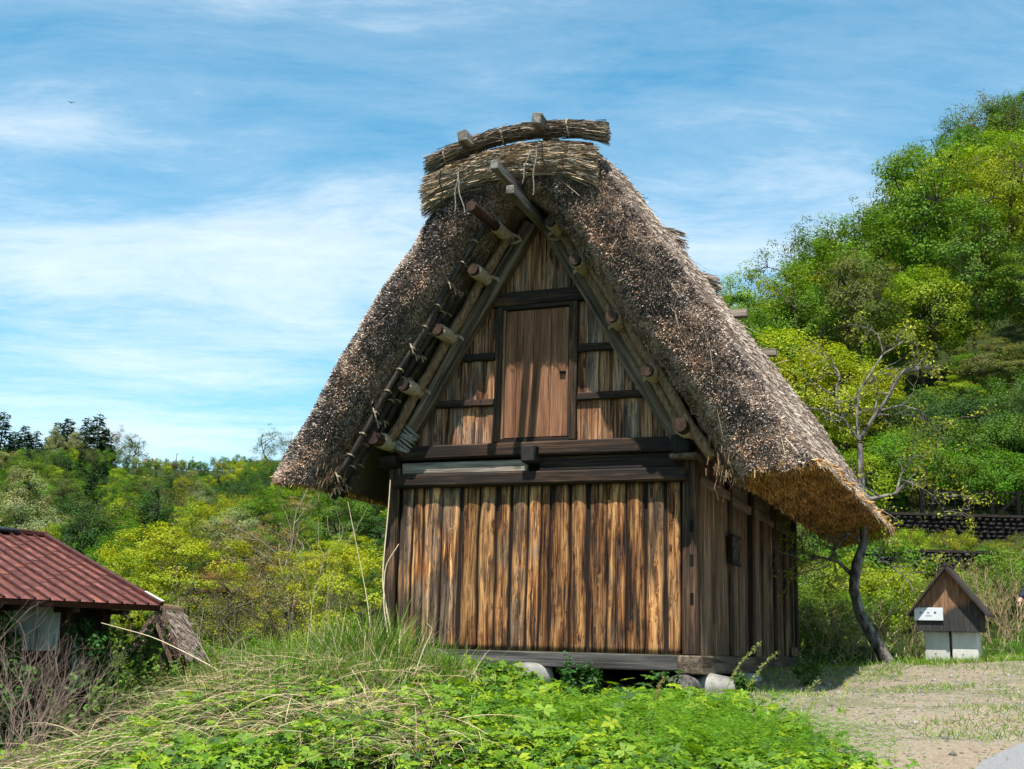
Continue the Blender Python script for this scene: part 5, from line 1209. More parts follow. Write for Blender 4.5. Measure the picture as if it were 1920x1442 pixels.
for D, step, zone in far_rows:
    px = -30 + rng.uniform(0, step)
    while px < 760:
        kind = rng.choice(['round', 'round', 'maple', 'tall', 'conifer', 'airy'] if px < 420 else ['round', 'round', 'maple', 'tall', 'airy'])
        if kind == 'conifer': c_ = FIR if rng.random() < 0.5 else FIR2; s_ = rng.uniform(0.55, 0.85)
        else:
            c_ = [GREEN, MID, DEEP, LIME, OLIVE, MID, GREEN, DEEP, PALE, YEL][rng.integers(10)]; s_ = rng.uniform(0.95, 1.5)
        s_ *= (0.62 + 0.38 * D / 390) * 1.3
        if D > 380:
            s_ *= 0.6
            if 215 < px < 430: kind = 'bush'; c_ = [MID, GREEN, OLIVE][int(px) % 3]; s_ = 0.75
        elif D > 330 and 205 < px < 430: s_ *= 0.62; kind = 'round' if kind == 'conifer' else kind; c_ = MID if c_ in (FIR, FIR2) else c_
        zone_tree(kind, px, D + rng.uniform(-14, 10 if D < 380 else 0), s_, c_, zone, 888 if 195 < px < 440 else (838 if px < 195 else 862)); px += step * rng.uniform(0.75, 1.25)
# conifers and tall trees standing on the skyline: pixel of the foot, height in pixels
sky_tr = [(-4, 772, 338, FIR), (22, 790, 345, FIR2), (40, 775, 340, FIR), (62, 788, 346, FIR2), (84, 800, 336, FIR), (101, 768, 342, FIR), (120, 778, 348, FIR), (140, 800, 338, FIR2), (156, 783, 344, FIR), (178, 777, 340, FIR2), (192, 798, 350, FIR)]
words_ = ['tall dark', 'shorter bluish', 'slender dark', 'bluish', 'low dark', 'highest pointed', 'dark twin topped', 'low bluish', 'shaded', 'wide bluish', 'last dark']
for i, (px, topy, D, c_) in enumerate(sky_tr):
    x = at(px, 880, D)[0]; g0 = hg(x, D) - 3.0; s_ = (at(px, topy, D)[2] - g0) / 16.5
    e = tree('conifer', x, D, s_, jit(c_, 0.1), 'conifer_tree', f'{words_[i]} conifer on the hilltop, {["first","second","third","fourth","fifth","sixth","seventh","eighth","ninth","tenth","eleventh"][i]} from the photo edge', 'tree', 'conifers on the far hilltop', z=g0); e.scale = (s_ * 1.3, s_ * 1.3, s_)
for px, hp2, k, c_, lb in ((142, 105, 'airy', OLIVE, 'olive leaved tree rising between the hilltop conifers'), (208, 100, 'airy', OLIVE, 'thin crowned tree beside the last hilltop conifer'), (232, 92, 'airy', MID, 'open branched tree nearest the gap in the hilltop skyline'), (252, 84, 'airy', MID, 'spreading open tree at the brink of the hilltop gap'),
                           (500, 100, 'airy', MID, 'open crowned tree on the skyline next to the thatched eave'), (540, 88, 'airy', OLIVE, 'half hidden tree on the skyline touching the thatched eave'), (560, 78, 'airy', MID, 'small skyline tree behind the thatched eave'),
                           (420, 40, 'round', MID, 'low round tree on the skyline past the lookout'), (450, 46, 'round', GREEN, 'bushy tree on the skyline halfway from lookout to eave'), (478, 40, 'maple', LIME, 'bright tree on the skyline short of the open crowned one')):
    p = at(px, 880, 386.0); tree(k, p[0], 386.0, hp2 / 2366 * 386 / 7.2, jit(c_), 'skyline_tree', lb, 'tree', 'broadleaf trees on the far hilltop', z=at(px, 893, 386)[2])
for px, hp2, lb in ((272, 22, 'pink blossoming cherry tree beside the lookout cars'), (287, 24, 'second pink cherry tree behind the lookout cars'), (312, 20, 'small pink cherry tree halfway along the lookout'), (322, 18, 'last small pink cherry tree by the lamp post')):
    p = at(px, 880, 404.0); tree('round', p[0], 404.0, hp2 / 2366 * 404 / 6.6, jit(PINK, 0.08), 'cherry_tree', lb, 'tree', 'cherry trees at the lookout', z=deck_z(p[0]))
for px, D, hp2, k, c_, lb in ((92, 330, 92, 'tall', PALE, 'pale yellow tree in front of the hilltop conifers'), (128, 332, 84, 'tall', PALE, 'second pale yellow tree in front of the hilltop conifers'), (215, 285, 70, 'round', LIME, 'bright lime tree under the hilltop gap'), (248, 250, 60, 'maple', LIME, 'lime layered tree below the pink cherry trees')):
    p = at(px, 950, D); tree(k, p[0], D, hp2 / 2366 * D / 8.0, jit(c_, 0.08), 'broadleaf_tree', lb, 'tree')

# ---- valley trees in the middle distance
def spot_tree(kind, px, pyb, D, hpx, c_, name, lb, cat='tree', group=None, href=None, var=None, sz=1.0):
    x = at(px, pyb, D)[0]; zt_ = at(px, pyb - hpx, D)[2]; g0 = hg(x, D); s_ = max(0.3, (zt_ - g0) / (href or PH_[kind]))
    wmax = hpx * 1.3 / 2366 * D / 6.0; k_ = min(1.0, wmax / s_)
    e = tree(kind, x, D, s_, jit(c_, 0.07), name, lb, cat, group, var=var); e.scale = (s_ * k_, s_ * k_, s_); return e
spot_tree('dome', 318, 1150, 52, 192, YEL, 'maple_tree', 'big rounded yellow green maple beside the red roof', var=0)
spot_tree('dome', 248, 1150, 50, 130, YEL, 'maple_tree', 'lower yellow green maple touching the red roof ridge line', var=1)
spot_tree('maple', 398, 1160, 54, 120, RUST, 'maple_tree', 'rusty budding tree next to the big yellow green maple', var=1)
spot_tree('airy', 440, 1150, 75, 180, TAN, 'budding_tree', 'tan budding tree with thin crown in the valley')
spot_tree('airy', 505, 1150, 80, 190, RUST, 'budding_tree', 'brown budding tree with thin crown in the valley')
spot_tree('airy', 395, 1190, 44, 150, OLIVE, 'budding_tree', 'grey olive twiggy tree standing past the thatched hut')
spot_tree('airy', 340, 1190, 40, 105, PALE, 'budding_tree', 'pale twiggy tree right behind the thatched hut')
spot_tree('airy', 455, 1195, 40, 150, OLIVE, 'budding_tree', 'olive twiggy tree above the tall grass')
spot_tree('airy', 520, 1190, 42, 160, TAN, 'budding_tree', 'tan twiggy tree midway to the storehouse')
spot_tree('airy', 580, 1190, 46, 170, OLIVE, 'budding_tree', 'olive twiggy tree close to the storehouse eave')
spot_tree('dome', 610, 1150, 58, 150, YEL, 'maple_tree', 'yellow green tree under the low thatched eave', var=0)
spot_tree('dome', 690, 1190, 34, 190, YEL, 'maple_tree', 'yellow bush like tree leaning out beside the storehouse post', var=1)
spot_tree('round', 655, 1190, 38, 110, OLIVE, 'broadleaf_tree', 'olive tree below the yellow one beside the storehouse')
spot_tree('round', 560, 1130, 85, 110, LIME, 'broadleaf_tree', 'lime tree in the valley below the eave tip')
spot_tree('dome', 650, 1100, 95, 110, YEL, 'maple_tree', 'golden lit tree behind the eave straw fringe', var=0)
spot_tree('tall', 160, 1080, 90, 190, DEEP, 'broadleaf_tree', 'dark tree standing behind the red roof ridge')
spot_tree('conifer', 100, 1080, 95, 130, FIR2, 'conifer_tree', 'dark conifer behind the red roof ridge', href=16.5)
spot_tree('conifer', 258, 1080, 130, 150, FIR2, 'conifer_tree', 'broad dark pine above the big yellow green maple', href=15)
spot_tree('round', 70, 1060, 85, 95, LIME, 'broadleaf_tree', 'lime tree rising over the red roof')
spot_tree('round', 15, 1060, 80, 80, LIME, 'broadleaf_tree', 'lime tree over the black ridge of the red roof')
spot_tree('round', 200, 1100, 70, 110, GREEN, 'broadleaf_tree', 'fresh green tree between red roof and maple')
i = 0
for D, step in ((108, 60), (92, 68), (78, 76), (66, 80), (54, 88), (47, 92)):
    px = -20 + rng.uniform(0, step)
    while px < 760:
        if not (px < 430 and D < 70):
            kind = rng.choice(['round', 'airy', 'maple', 'bush', 'airy', 'bush']); c_ = [GREEN, OLIVE, LIME, MID, TAN, OLIVE, YEL, DEEP][rng.integers(8)]
            s_ = rng.uniform(0.55, 0.95) * (1.35 if kind == 'bush' else 0.85) * (D / 80) ** 0.35
            zone_tree(kind, px, D + rng.uniform(-4, 4), s_, c_, 'in the valley' if D < 70 else 'on the valley side')
        px += step * rng.uniform(0.75, 1.3)
for k in range(16):
    D = rng.uniform(28, 40); px = rng.uniform(380, 740)
    zone_tree('bush', px, D, rng.uniform(0.5, 0.85), [OLIVE, GREEN, TAN, YEL][k % 4], 'behind the bank')

# ---- steep wooded slope on the other side
hero = [('airy', 1852, 470, 74, 300, GREEN, 'tall open branched tree at the very top of the slope', 'tall_tree', 9.0), ('tall', 1800, 500, 72, 260, MID, 'dark leaved tall tree next to the topmost one', 'tall_tree', 9.0), ('airy', 1700, 500, 72, 200, OLIVE, 'thin brown budding tree on the skyline of the slope', 'budding_tree', 7.4),
        ('tall', 1672, 470, 74, 110, DEEP, 'dark evergreen on the skyline beside the brown budding tree', 'tall_tree', 9.0), ('airy', 1590, 560, 68, 190, MID, 'wide arching tree with fine branches on the slope skyline', 'arching_tree', 7.4), ('airy', 1530, 570, 66, 150, MID, 'second arching tree on the slope skyline', 'arching_tree', 7.4), ('round', 1405, 600, 62, 110, DEEP, 'dark glossy tree where slope skyline meets the thatch', 'broadleaf_tree', 7.2), ('round', 1460, 600, 63, 110, MID, 'mid green tree at the low end of the slope skyline', 'broadleaf_tree', 7.2),
        ('dome', 1480, 860, 34, 260, YEL, 'broad golden yellow tree right behind the thatched slope', 'maple_tree', 6.6), ('dome', 1590, 880, 35, 230, YEL, 'second golden yellow tree behind the crooked tree', 'maple_tree', 6.6), ('maple', 1420, 800, 36, 170, YEL, 'golden yellow tree peeping over the thatch edge', 'maple_tree', 6.6), ('round', 1700, 700, 52, 210, LIME, 'large lime tree in the middle of the slope', 'broadleaf_tree', 7.2), ('round', 1620, 720, 50, 170, GREEN, 'fresh green tree in the middle of the slope', 'broadleaf_tree', 7.2),
        ('dome', 1860, 700, 50, 230, LIME, 'lime green domed tree high on the slope near the photo edge', 'maple_tree', 6.6), ('dome', 1850, 860, 38, 210, GREEN, 'fresh green maple above the wire fence', 'maple_tree', 6.6), ('maple', 1800, 890, 35.5, 180, LIME, 'lime maple hanging over the wire fence', 'maple_tree', 6.6), ('airy', 1545, 690, 52, 150, BLOSSOM, 'whitish blossoming tree halfway up the slope', 'blossoming_tree', 7.2), ('round', 1740, 560, 62, 150, LIME, 'bright green tree below the skyline tree pair', 'broadleaf_tree', 7.2), ('tall', 1905, 430, 75, 240, MID, 'dense tall tree cut by the photo edge at the hilltop', 'tall_tree', 9.0)]
for k, px, pyb, D, hpx, c_, lb, nm, href in hero:
    p = at(px, pyb, D)
    if D < 40: spot_tree(k, px, pyb, D, hpx, c_, nm, lb, var=int(px) % 2)
    else: tree(k, p[0], D, hpx / 2366 * D / href, jit(c_, 0.06), nm, lb, 'tree')
for D, step in ((80, 84), (74, 86), (68, 88), (62, 92), (56, 98), (50.5, 104), (45.5, 110), (41, 116), (38.5, 122)):
    px = 1330 + rng.uniform(0, step)
    while px < 2060:
        kind = rng.choice(['airy', 'tall', 'airy', 'round'] if D > 66 else ['round', 'maple', 'maple', 'airy', 'tall']); c_ = [GREEN, LIME, MID, LIME, GREEN, DEEP, YEL, MID, GREEN, OLIVE][rng.integers(10)]
        hm = rng.uniform(3.4, 7.0) * (1.0 if D > 45 else 0.75); zone = 'atop near slope' if D > 65 else ('mid near slope' if D > 45 else 'low on near slope')
        zone_tree(kind, px, D + rng.uniform(-2, 2), hm / 7.0, c_, zone); px += step * rng.uniform(0.6, 1.4)
for px, topy, D, c_, lb in ((1478, 440, 66, MID, 'wispy tree breaking the slope skyline nearest the thatch'), (1545, 395, 70, OLIVE, 'wispy olive tree on the slope skyline'), (1612, 372, 72, MID, 'fine branched tree midway on the slope skyline'), (1702, 285, 74, OLIVE, 'tall thin brown crowned tree on the slope skyline'), (1745, 300, 75, GREEN, 'airy green tree beside the thin brown one'), (1808, 215, 76, MID, 'airy dark tree high on the slope skyline'), (1846, 168, 77, OLIVE, 'highest wispy tree on the slope skyline'), (1890, 160, 78, MID, 'wispy tree on the slope skyline at the photo edge')):
    spot_tree('airy', px, topy + 170, D, 170, c_, 'wispy_tree', lb, group='wispy trees on the slope skyline')
# bushes at the foot of the slope, behind the storehouse and the sign box
for D, step, hm in ((31.3, 70, 1.7), (28.9, 66, 1.5), (26.8, 60, 1.35), (25.0, 60, 1.3), (23.5, 62, 1.15)):
    px = 1480 + rng.uniform(0, step)
    while px < 2040:
        if not (1735 < px < 1925 and D > 28.5):
            c_ = [GREEN, LIME, MID, GREEN, YEL, OLIVE][rng.integers(6)]
            zone_tree('bush', px, D + rng.uniform(-0.6, 0.6), hm * rng.uniform(0.75, 1.15) / 2.4 * (0.40 if px > 1640 and D > 24.0 else 1.0), c_, 'at slope foot')
        px += step * rng.uniform(0.7, 1.2)

for k in range(34):                                        # dense growth right behind the fence
    D = 31.6 + (k % 4) * 1.3; px = 1655 + (k * 47) % 330
    zone_tree('bush', px, D, rng.uniform(0.45, 0.75), [GREEN, MID, DEEP, MID][k % 4], 'behind the fence')

for k in range(22):
    D = 28.75 + (k % 2) * 0.7; px = 1640 + (k * 61) % 320
    zone_tree('bush', px, D, rng.uniform(0.16, 0.28), [GREEN, LIME, MID, OLIVE][k % 4], 'between the stone walls')

# ---- crooked old tree between storehouse and sign box
D0 = 19.2
def tp(px, py, d=0.0): return at(px, py, D0 + d)
trunk_path = [tp(1678, 1256), tp(1662, 1225), tp(1640, 1188), tp(1612, 1140), tp(1600, 1090), tp(1606, 1045), tp(1620, 1005, .1), tp(1618, 950, .1), tp(1614, 880, .1), tp(1612, 820, .1)]
ct = empty('crooked_tree', (trunk_path[0][0], D0, hg(trunk_path[0][0], D0)), 0, label='crooked leaning bare branched tree between the storehouse and the sign box', cat='tree')
o0 = np.array(ct.location)
_tp = np.array(trunk_path)
segs = [(np.array(trunk_path) - o0 - [(0, 0, 0.1)] + np.where(np.arange(10)[:, None] == 0, (0, 0, -0.15), 0), np.array([0.13, 0.115, 0.10, 0.088, 0.078, 0.078, 0.062, 0.056, 0.05, 0.046]))]
tips = []
limbs_ = [([(1600, 1080), (1570, 1052), (1535, 1045), (1510, 1052)], 0.035, -0.2), ([(1612, 1015), (1590, 1000), (1575, 1018), (1560, 1040)], 0.028, -0.5), ([(1614, 940), (1650, 932), (1680, 925), (1690, 890)], 0.035, 0.3), ([(1612, 825), (1580, 785), (1565, 740), (1575, 705)], 0.036, 0.1), ([(1612, 825), (1640, 780), (1665, 745), (1690, 700)], 0.036, -0.2), ([(1612, 830), (1606, 780), (1612, 730), (1655, 665)], 0.03, 0.4), ([(1580, 785), (1545, 770), (1520, 765), (1490, 775)], 0.02, -0.3), ([(1650, 770), (1690, 760), (1725, 770), (1750, 800)], 0.02, 0.3), ([(1690, 900), (1720, 910), (1750, 930), (1770, 960)], 0.016, 0.2), ([(1606, 1040), (1640, 1040), (1670, 1060), (1700, 1085)], 0.016, -0.4)]
for i, (pts, r_, dd) in enumerate(limbs_):
    P = np.array([tp(a, b, 0.1 + dd * k / 3) for k, (a, b) in enumerate(pts)]) - o0; segs.append((P, np.linspace(r_, r_ * 0.55, 4)))
    for j in (1, 2, 3):
        for q in range(2 if j < 3 else 3):
            dv = P[j] - P[j - 1]; dv = unit(dv + rng.normal(size=3) * 0.35 * np.linalg.norm(dv) * 2)
            s2, t2 = branchy(100 + i * 10 + j * 3 + q, P[j], dv, rng.uniform(0.3, 0.55), r_ * 0.42, 2, spread=0.8, n_child=(2, 4), shrink=0.75, wob=0.25, up=0.03)
            segs += s2; tips += t2
TV, TF = tubes_arr(segs, 6); finish('trunk', arrmesh('trunk', TV, TF), M['bark'], ct, smooth=True)
tc_ = np.array([t[0] for t in tips]); rl = np.random.default_rng(5)
LV, LF, LC = crown_leaves(rl, tc_, np.full(len(tc_), 0.10), 4, 0.055, 0.8, asp=0.5)
o = finish('crown', arrmesh('crown', LV, LF, LC), M['leaf'], ct); o.color = (0.34, 0.38, 0.03, 1)

# ---- dry tan shrubs, withered weeds
def twig_shrub(name, px, D, hm, n, spread, colr, label, seed, cat='shrub', group=None, leafy=0, lc=LIME, depth=2, rad=0.009, width=0.15):
    p = at(px, 1200, D); e = empty(name, (p[0], D, hg(p[0], D)), 0, label=label, cat=cat, group=group); r = np.random.default_rng(seed); segs = []; tips = []
    for k in range(n):
        a = r.uniform(0, 6.28); b0 = np.array([math.cos(a), math.sin(a), 0]) * r.uniform(0, width) + (0, 0, -0.05); dv = np.array([math.cos(a) * spread, math.sin(a) * spread, 1.0])
        s2, t2 = branchy(seed * 100 + k, b0, dv, hm * r.uniform(0.35, 0.6), rad * r.uniform(0.7, 1.2), depth, spread=0.55, n_child=(2, 4), shrink=0.7, wob=0.16, up=0.05); segs += s2; tips += t2
    V, F = tubes_arr(segs, 4); finish('twigs', arrmesh('twigs', V, F, np.tile(colr, (len(V), 1)) * (0.7 + 0.6 * np.random.default_rng(seed).random((len(V), 1)))), M['twig'], e)
    if leafy:
        tc_ = np.array([t[0] for t in tips]); V, F, C = crown_leaves(r, tc_, np.full(len(tc_), 0.08), leafy, 0.05, 0.8); o = finish('foliage', arrmesh('foliage', V, F, C), M['leaf'], e); o.color = (*lc, 1)
    return e
DRY = (0.34, 0.25, 0.14); GREYT = (0.20, 0.165, 0.135)
for i, (px, D, hm, lb) in enumerate(((1545, 22.4, 1.25, 'dry tan shrub close behind the storehouse corner'), (1590, 21.8, 1.05, 'dry tan shrub at the foot of the crooked tree'), (1640, 21.6, 1.0, 'dry tan shrub just past the crooked trunk'), (1700, 21.2, 1.0, 'dry tan shrub short of the sign box'), (1870, 20.8, 1.3, 'tangled dry shrub beyond the sign box'), (1905, 21.2, 1.5, 'tall tangled dry shrub beside the walking person'), (1835, 22.2, 1.2, 'dry shrub behind the sign box roof'), (1780, 22.5, 1.3, 'dry shrub hidden behind the sign box'))):
    twig_shrub('dry_shrub', px, D, hm, 16, 0.55, DRY, lb, 20 + i, leafy=1 if i % 2 else 0, lc=OLIVE, rad=0.008)
for i, (px, D, hm, lb) in enumerate(((1790, 26.0, 0.85, 'yellowish twiggy shrub below the dark retaining wall'), (1850, 26.5, 0.75, 'second yellowish twiggy shrub below the retaining wall'), (1900, 25.5, 0.95, 'yellowish twiggy shrub below the fence end'), (1740, 25.5, 0.6, 'low yellowish twiggy shrub under the grey stone wall'))):
    twig_shrub('twiggy_shrub', px, D, hm, 16, 0.45, (0.22, 0.19, 0.085), lb, 40 + i, leafy=2, lc=(0.24, 0.25, 0.04), rad=0.008)
tree('bush', *at(1888, 1200, 18.6)[:2], 0.16, jit(MID), 'round_bush', 'small round dark bush beside the sign box on the gravel edge', 'bush')
# bare shrub in front of the red house, thin bare saplings in the valley
twig_shrub('bare_shrub', 20, 12.6, 1.5, 30, 0.55, (0.23, 0.165, 0.13), 'big bare twiggy shrub in front of the red roofed house', 61, depth=3, rad=0.008, width=0.35)
twig_shrub('bare_shrub', 95, 13.2, 1.25, 18, 0.6, (0.26, 0.19, 0.15), 'second bare shrub with reddish twigs before the dark house wall', 62, depth=3, rad=0.007, width=0.3)
for i, (px, D, hm, lb) in enumerate(((425, 17.0, 1.5, 'thin bare sapling above the dead grass'), (560, 18.0, 1.4, 'forked bare sapling above the tall grass'), (600, 17.5, 1.7, 'tall whitish bare sapling under the eave'), (570, 60, 5.0, 'grey leafless tree in the valley under the eave tip'))):
    twig_shrub('bare_sapling', px, D, hm * 1.3, 3 if D < 30 else 9, 0.28, (0.34, 0.28, 0.22), lb, 70 + i, depth=2, rad=0.009 if D < 30 else 0.05, width=0.1 if D < 30 else 0.5)

# labels of look-alikes: count them along the picture
ORD = ['first', 'second', 'third', 'fourth', 'fifth', 'sixth', 'seventh', 'eighth', 'ninth', 'tenth', 'eleventh', 'twelfth', 'thirteenth', 'fourteenth', 'fifteenth', 'sixteenth', 'seventeenth', 'eighteenth', 'nineteenth', 'twentieth']
CNT = ['', 'one', 'two', 'three', 'four', 'five', 'six', 'seven', 'eight', 'nine', 'ten', 'eleven', 'twelve', 'thirteen', 'fourteen', 'fifteen', 'sixteen', 'seventeen', 'eighteen', 'nineteen', 'twenty']
for lab, es in ZT.items():
    if 1 < len(es) <= 20:
        for k, (_, e) in enumerate(sorted(es, key=lambda t: t[0])): e['label'] = f'{lab}, {ORD[k]} of {CNT[len(es)]} rightwards'
# ------------------------------------------------------------------ bank: ground cover, grasses, weeds
def front_y(x): return BC[1] - math.tan(YAW) * (x - BC[0])           # line of the storehouse front
def scatter(n, x0, x1, y0, y1, keep):
    P = np.stack([rng.uniform(x0, x1, n), rng.uniform(y0, y1, n)], 1); k = keep(P[:, 0], P[:, 1]); P = P[k]
    return np.stack([P[:, 0], P[:, 1], HG(P[:, 0], P[:, 1])], 1)
def on_bank(x, y):
    return (y < front_y(x) - 0.05) & (gravel_amt(x, y) < rng.random(len(x)) * 0.8 - 0.05) & (np.abs(x) < 0.46 * y)
def dens(p, lo, hi, s=0.9, o=0.0): return sstep(lo, hi, fbm(np.stack([p[:, 0] * s + o, p[:, 1] * s, 0 * p[:, 0]], 1), 3))
HC = np.array([(0.11, 0.22, 0.006), (0.17, 0.29, 0.008), (0.27, 0.35, 0.010), (0.06, 0.15, 0.008), (0.03, 0.085, 0.008)])
def palmate(P, hgt, size, leaf_n=5, cols=HC, wts=(0.3, 0.25, 0.12, 0.2, 0.13), tilt=0.35):
    """small plants: a stalk's rosette of leaflets round each point"""
    n = len(P); h_ = hgt * rng.uniform(0.4, 1.3, n); top = P + np.stack([rng.normal(size=n) * 0.03, rng.normal(size=n) * 0.03, h_], 1)
    ci = pick(np.tile(wts, (n, 1))); a0 = rng.uniform(0, 6.28, n); out = []
    tl = unit(np.stack([rng.normal(size=n) * tilt, rng.normal(size=n) * tilt - 0.2, np.ones(n)], 1))
    for k in range(leaf_n):
        a = a0 + k * 2 * math.pi / leaf_n + rng.normal(size=n) * 0.2; d = np.stack([np.cos(a), np.sin(a), -0.10 + 0.2 * rng.normal(size=n)], 1); d = d - tl * (d * tl).sum(1, keepdims=True)
        s_ = size * rng.uniform(0.7, 1.25, n); V, F, m_ = leaves(top, d, tl, s_, s_ * 0.52, 0.12)
        out.append((V, F, np.repeat(jitc(cols[ci], 0.22), m_, 0)))
    return joinarr(out), top
P = scatter(50000, -6.5, 3.2, 6.6, 15.6, on_bank)
grassy = sstep(-1.6, -3.2, P[:, 0] + 0.25 * (P[:, 1] - 12))           # more straw and grass away from the gravel side
P = P[(rng.random(len(P)) > grassy * 0.6)]
P = P[rng.random(len(P)) < 0.16 + 0.9 * dens(P, 0.36, 0.52, 1.6)]
lump_h = (0.03 + 0.24 * fbm(np.stack([P[:, 0] * 0.9, P[:, 1] * 0.9, 0 * P[:, 0] + 5], 1), 2)) * (1 - 0.65 * sstep(10.3, 12.8, P[:, 1]) * sstep(0.0, 0.9, P[:, 0]))
(V, F, C), _ = palmate(P, lump_h + 0.02, 0.036 + 0.042 * fbm(np.stack([P[:, 0] * 1.7, P[:, 1] * 1.7, 0 * P[:, 0] + 31], 1), 2))
(V2, F2, C2), _ = palmate(P[::2] + rng.normal(size=P[::2].shape) * (0.03, 0.03, 0.0), lump_h[::2] * 0.5, 0.055, wts=(0.25, 0.1, 0.03, 0.3, 0.32))
V, F, C = joinarr([(V, F, C), (V2, F2, C2)])
tag(finish('undergrowth', arrmesh('undergrowth', V, F, C), M['herb']), 'bright green leafy ground cover over the bank before the storehouse', 'undergrowth', kind='stuff')
# brown leaf litter in the gaps
P = scatter(9000, -5, 3.0, 7, 14.5, on_bank); n = len(P); a = rng.uniform(0, 6.28, n); d = np.stack([np.cos(a), np.sin(a), rng.normal(size=n) * 0.25], 1)
V, F, m_ = leaves(P + (0, 0, 0.03), d, np.tile((0, 0, 1.0), (n, 1)) + rng.normal(size=(n, 3)) * 0.4, rng.uniform(0.03, 0.08, n), 0.022)
lc_ = np.array([(0.20, 0.125, 0.07), (0.32, 0.23, 0.14), (0.12, 0.075, 0.045)])
tag(finish('leaf_litter', arrmesh('leaf_litter', V, F, np.repeat(jitc(lc_[rng.integers(0, 3, n)], 0.25), m_, 0)), M['straw']), 'brown dead leaves lying under the ground cover', 'leaf litter', kind='stuff')
# larger leaves here and there
P = scatter(900, -5, 2.6, 7, 13.6, on_bank); (V, F, C), _ = palmate(P, np.full(len(P), 0.16), 0.095, 5, wts=(0.3, 0.3, 0.1, 0.25, 0.05))
tag(finish('broad_leaved_weeds', arrmesh('broad_leaved_weeds', V, F, C), M['herb']), 'scattered broad leaved weeds among the ground cover', 'weeds', kind='stuff')

def grass_at(P, hgt, wid, cols, wts, lean=0.35, droop=0.35, k=3, lean_dir=None):
    n = len(P); d = np.stack([rng.normal(size=n) * lean, rng.normal(size=n) * lean, np.ones(n)], 1)
    if lean_dir is not None: d += lean_dir
    sd = unit(np.cross(d, rng.normal(size=(n, 3))))
    V, F, m_ = blades(P, d, hgt * rng.uniform(0.5, 1.25, n), wid * rng.uniform(0.7, 1.3, n), droop * rng.uniform(0.3, 1.6, n), k, 0.1, sd)
    return V, F, np.repeat(jitc(cols[pick(np.tile(wts, (n, 1)))], 0.2), m_, 0)
GC = np.array([(0.08, 0.19, 0.010), (0.15, 0.28, 0.014), (0.24, 0.32, 0.04), (0.48, 0.40, 0.23), (0.58, 0.49, 0.31)])
# tall green clumps at the crest by the storehouse corner
cl = [(-1.35, 13.3, .42, .95, 1300), (-1.75, 13.5, .48, .85, 1200), (-0.75, 13.3, .40, .66, 800), (-2.3, 13.2, .55, .75, 1200), (-2.9, 13.1, .55, .62, 900), (-1.5, 12.5, .6, .55, 900), (-2.2, 12.0, .7, .48, 800), (-0.35, 13.0, .3, .38, 240), (-1.6, 12.6, .5, .36, 380), (-2.6, 12.3, .6, .34, 360), (-3.4, 12.6, .6, .36, 340), (-4.1, 12.4, .6, .32, 300), (-4.6, 11.6, .7, .30, 260), (-5.4, 11.8, .7, .36, 260)]
parts = []; 
for x, y, s_, h_, n in cl:
    p2 = np.stack([rng.normal(x, s_ * 0.45, n), rng.normal(y, s_ * 0.35, n)], 1); p2 = p2[p2[:, 1] < front_y(p2[:, 0]) - 0.12]
    parts.append(grass_at(np.stack([p2[:, 0], p2[:, 1], HG(p2[:, 0], p2[:, 1])], 1), h_, 0.014, GC, (0.34, 0.32, 0.12, 0.14, 0.08), 0.28, 0.4, 4))
V, F, C = joinarr(parts)
tag(finish('grass', arrmesh('grass', V, F, C), M['herb']), 'tall arching green grass along the crest of the bank', 'grass', kind='stuff')
# general grass through the bank, sparse
P = scatter(26000, -6.5, 2.8, 6.8, 15.4, on_bank); P = P[rng.random(len(P)) < 0.12 + 0.85 * sstep(-0.5, -2.4, P[:, 0])]
V, F, C = grass_at(P, 0.30, 0.010, GC, (0.35, 0.3, 0.15, 0.12, 0.08), 0.45, 0.5)
tag(finish('grass', arrmesh('grass', V, F, C), M['herb']), 'short mixed grass growing through the bank', 'grass', kind='stuff')
# dead straw lying down the bank
SC_ = np.array([(0.40, 0.30, 0.175), (0.52, 0.41, 0.26), (0.26, 0.185, 0.105), (0.17, 0.115, 0.07)])
def dead(P, hgt, dirv, jitd, lift):
    n = len(P); d = np.array(dirv) + rng.normal(size=(n, 3)) * jitd; d[:, 2] = np.abs(d[:, 2]) * 0.6 + lift
    V, F, m_ = blades(P + np.array([0, 0, 0.10]) + rng.uniform(0, 0.18, (n, 1)) * np.array([0, 0, 1.0]), d, hgt * rng.uniform(0.4, 1.3, n), rng.uniform(0.0035, 0.0075, n), rng.uniform(0.15, 0.6, n), 5, 0.3)
    return V, F, np.repeat(jitc(SC_[pick(np.tile((0.4, 0.25, 0.25, 0.1), (n, 1)))], 0.2), m_, 0)
P = scatter(3800, -5.6, -0.4, 8.6, 13.6, on_bank); P = P[rng.random(len(P)) < dens(P, 0.42, 0.6, 0.9, 3.0) * 0.95 + 0.05]
parts = [dead(P, 0.75, (-0.55, -0.75, 0.0), 0.28, 0.05)]
for x, y, n, s_ in ((-1.9, 12.9, 260, .5), (-2.6, 12.4, 240, .55), (-1.2, 12.6, 160, .4), (-3.3, 11.8, 200, .6), (-1.0, 10.6, 240, .35), (-1.5, 9.6, 160, .3), (-0.6, 9.0, 150, .3)):
    p2 = np.stack([rng.normal(x, s_, n), rng.normal(y, s_ * 0.6, n)], 1); p3 = np.stack([p2[:, 0], p2[:, 1], HG(p2[:, 0], p2[:, 1])], 1); parts.append(dead(p3, 0.55, (-0.3, -0.6, 0.1), 0.5, 0.12))
V, F, C = joinarr(parts)
tag(finish('dry_grass', arrmesh('dry_grass', V, F, C), M['straw']), 'bleached dead grass lying down the bank', 'dry grass', kind='stuff')
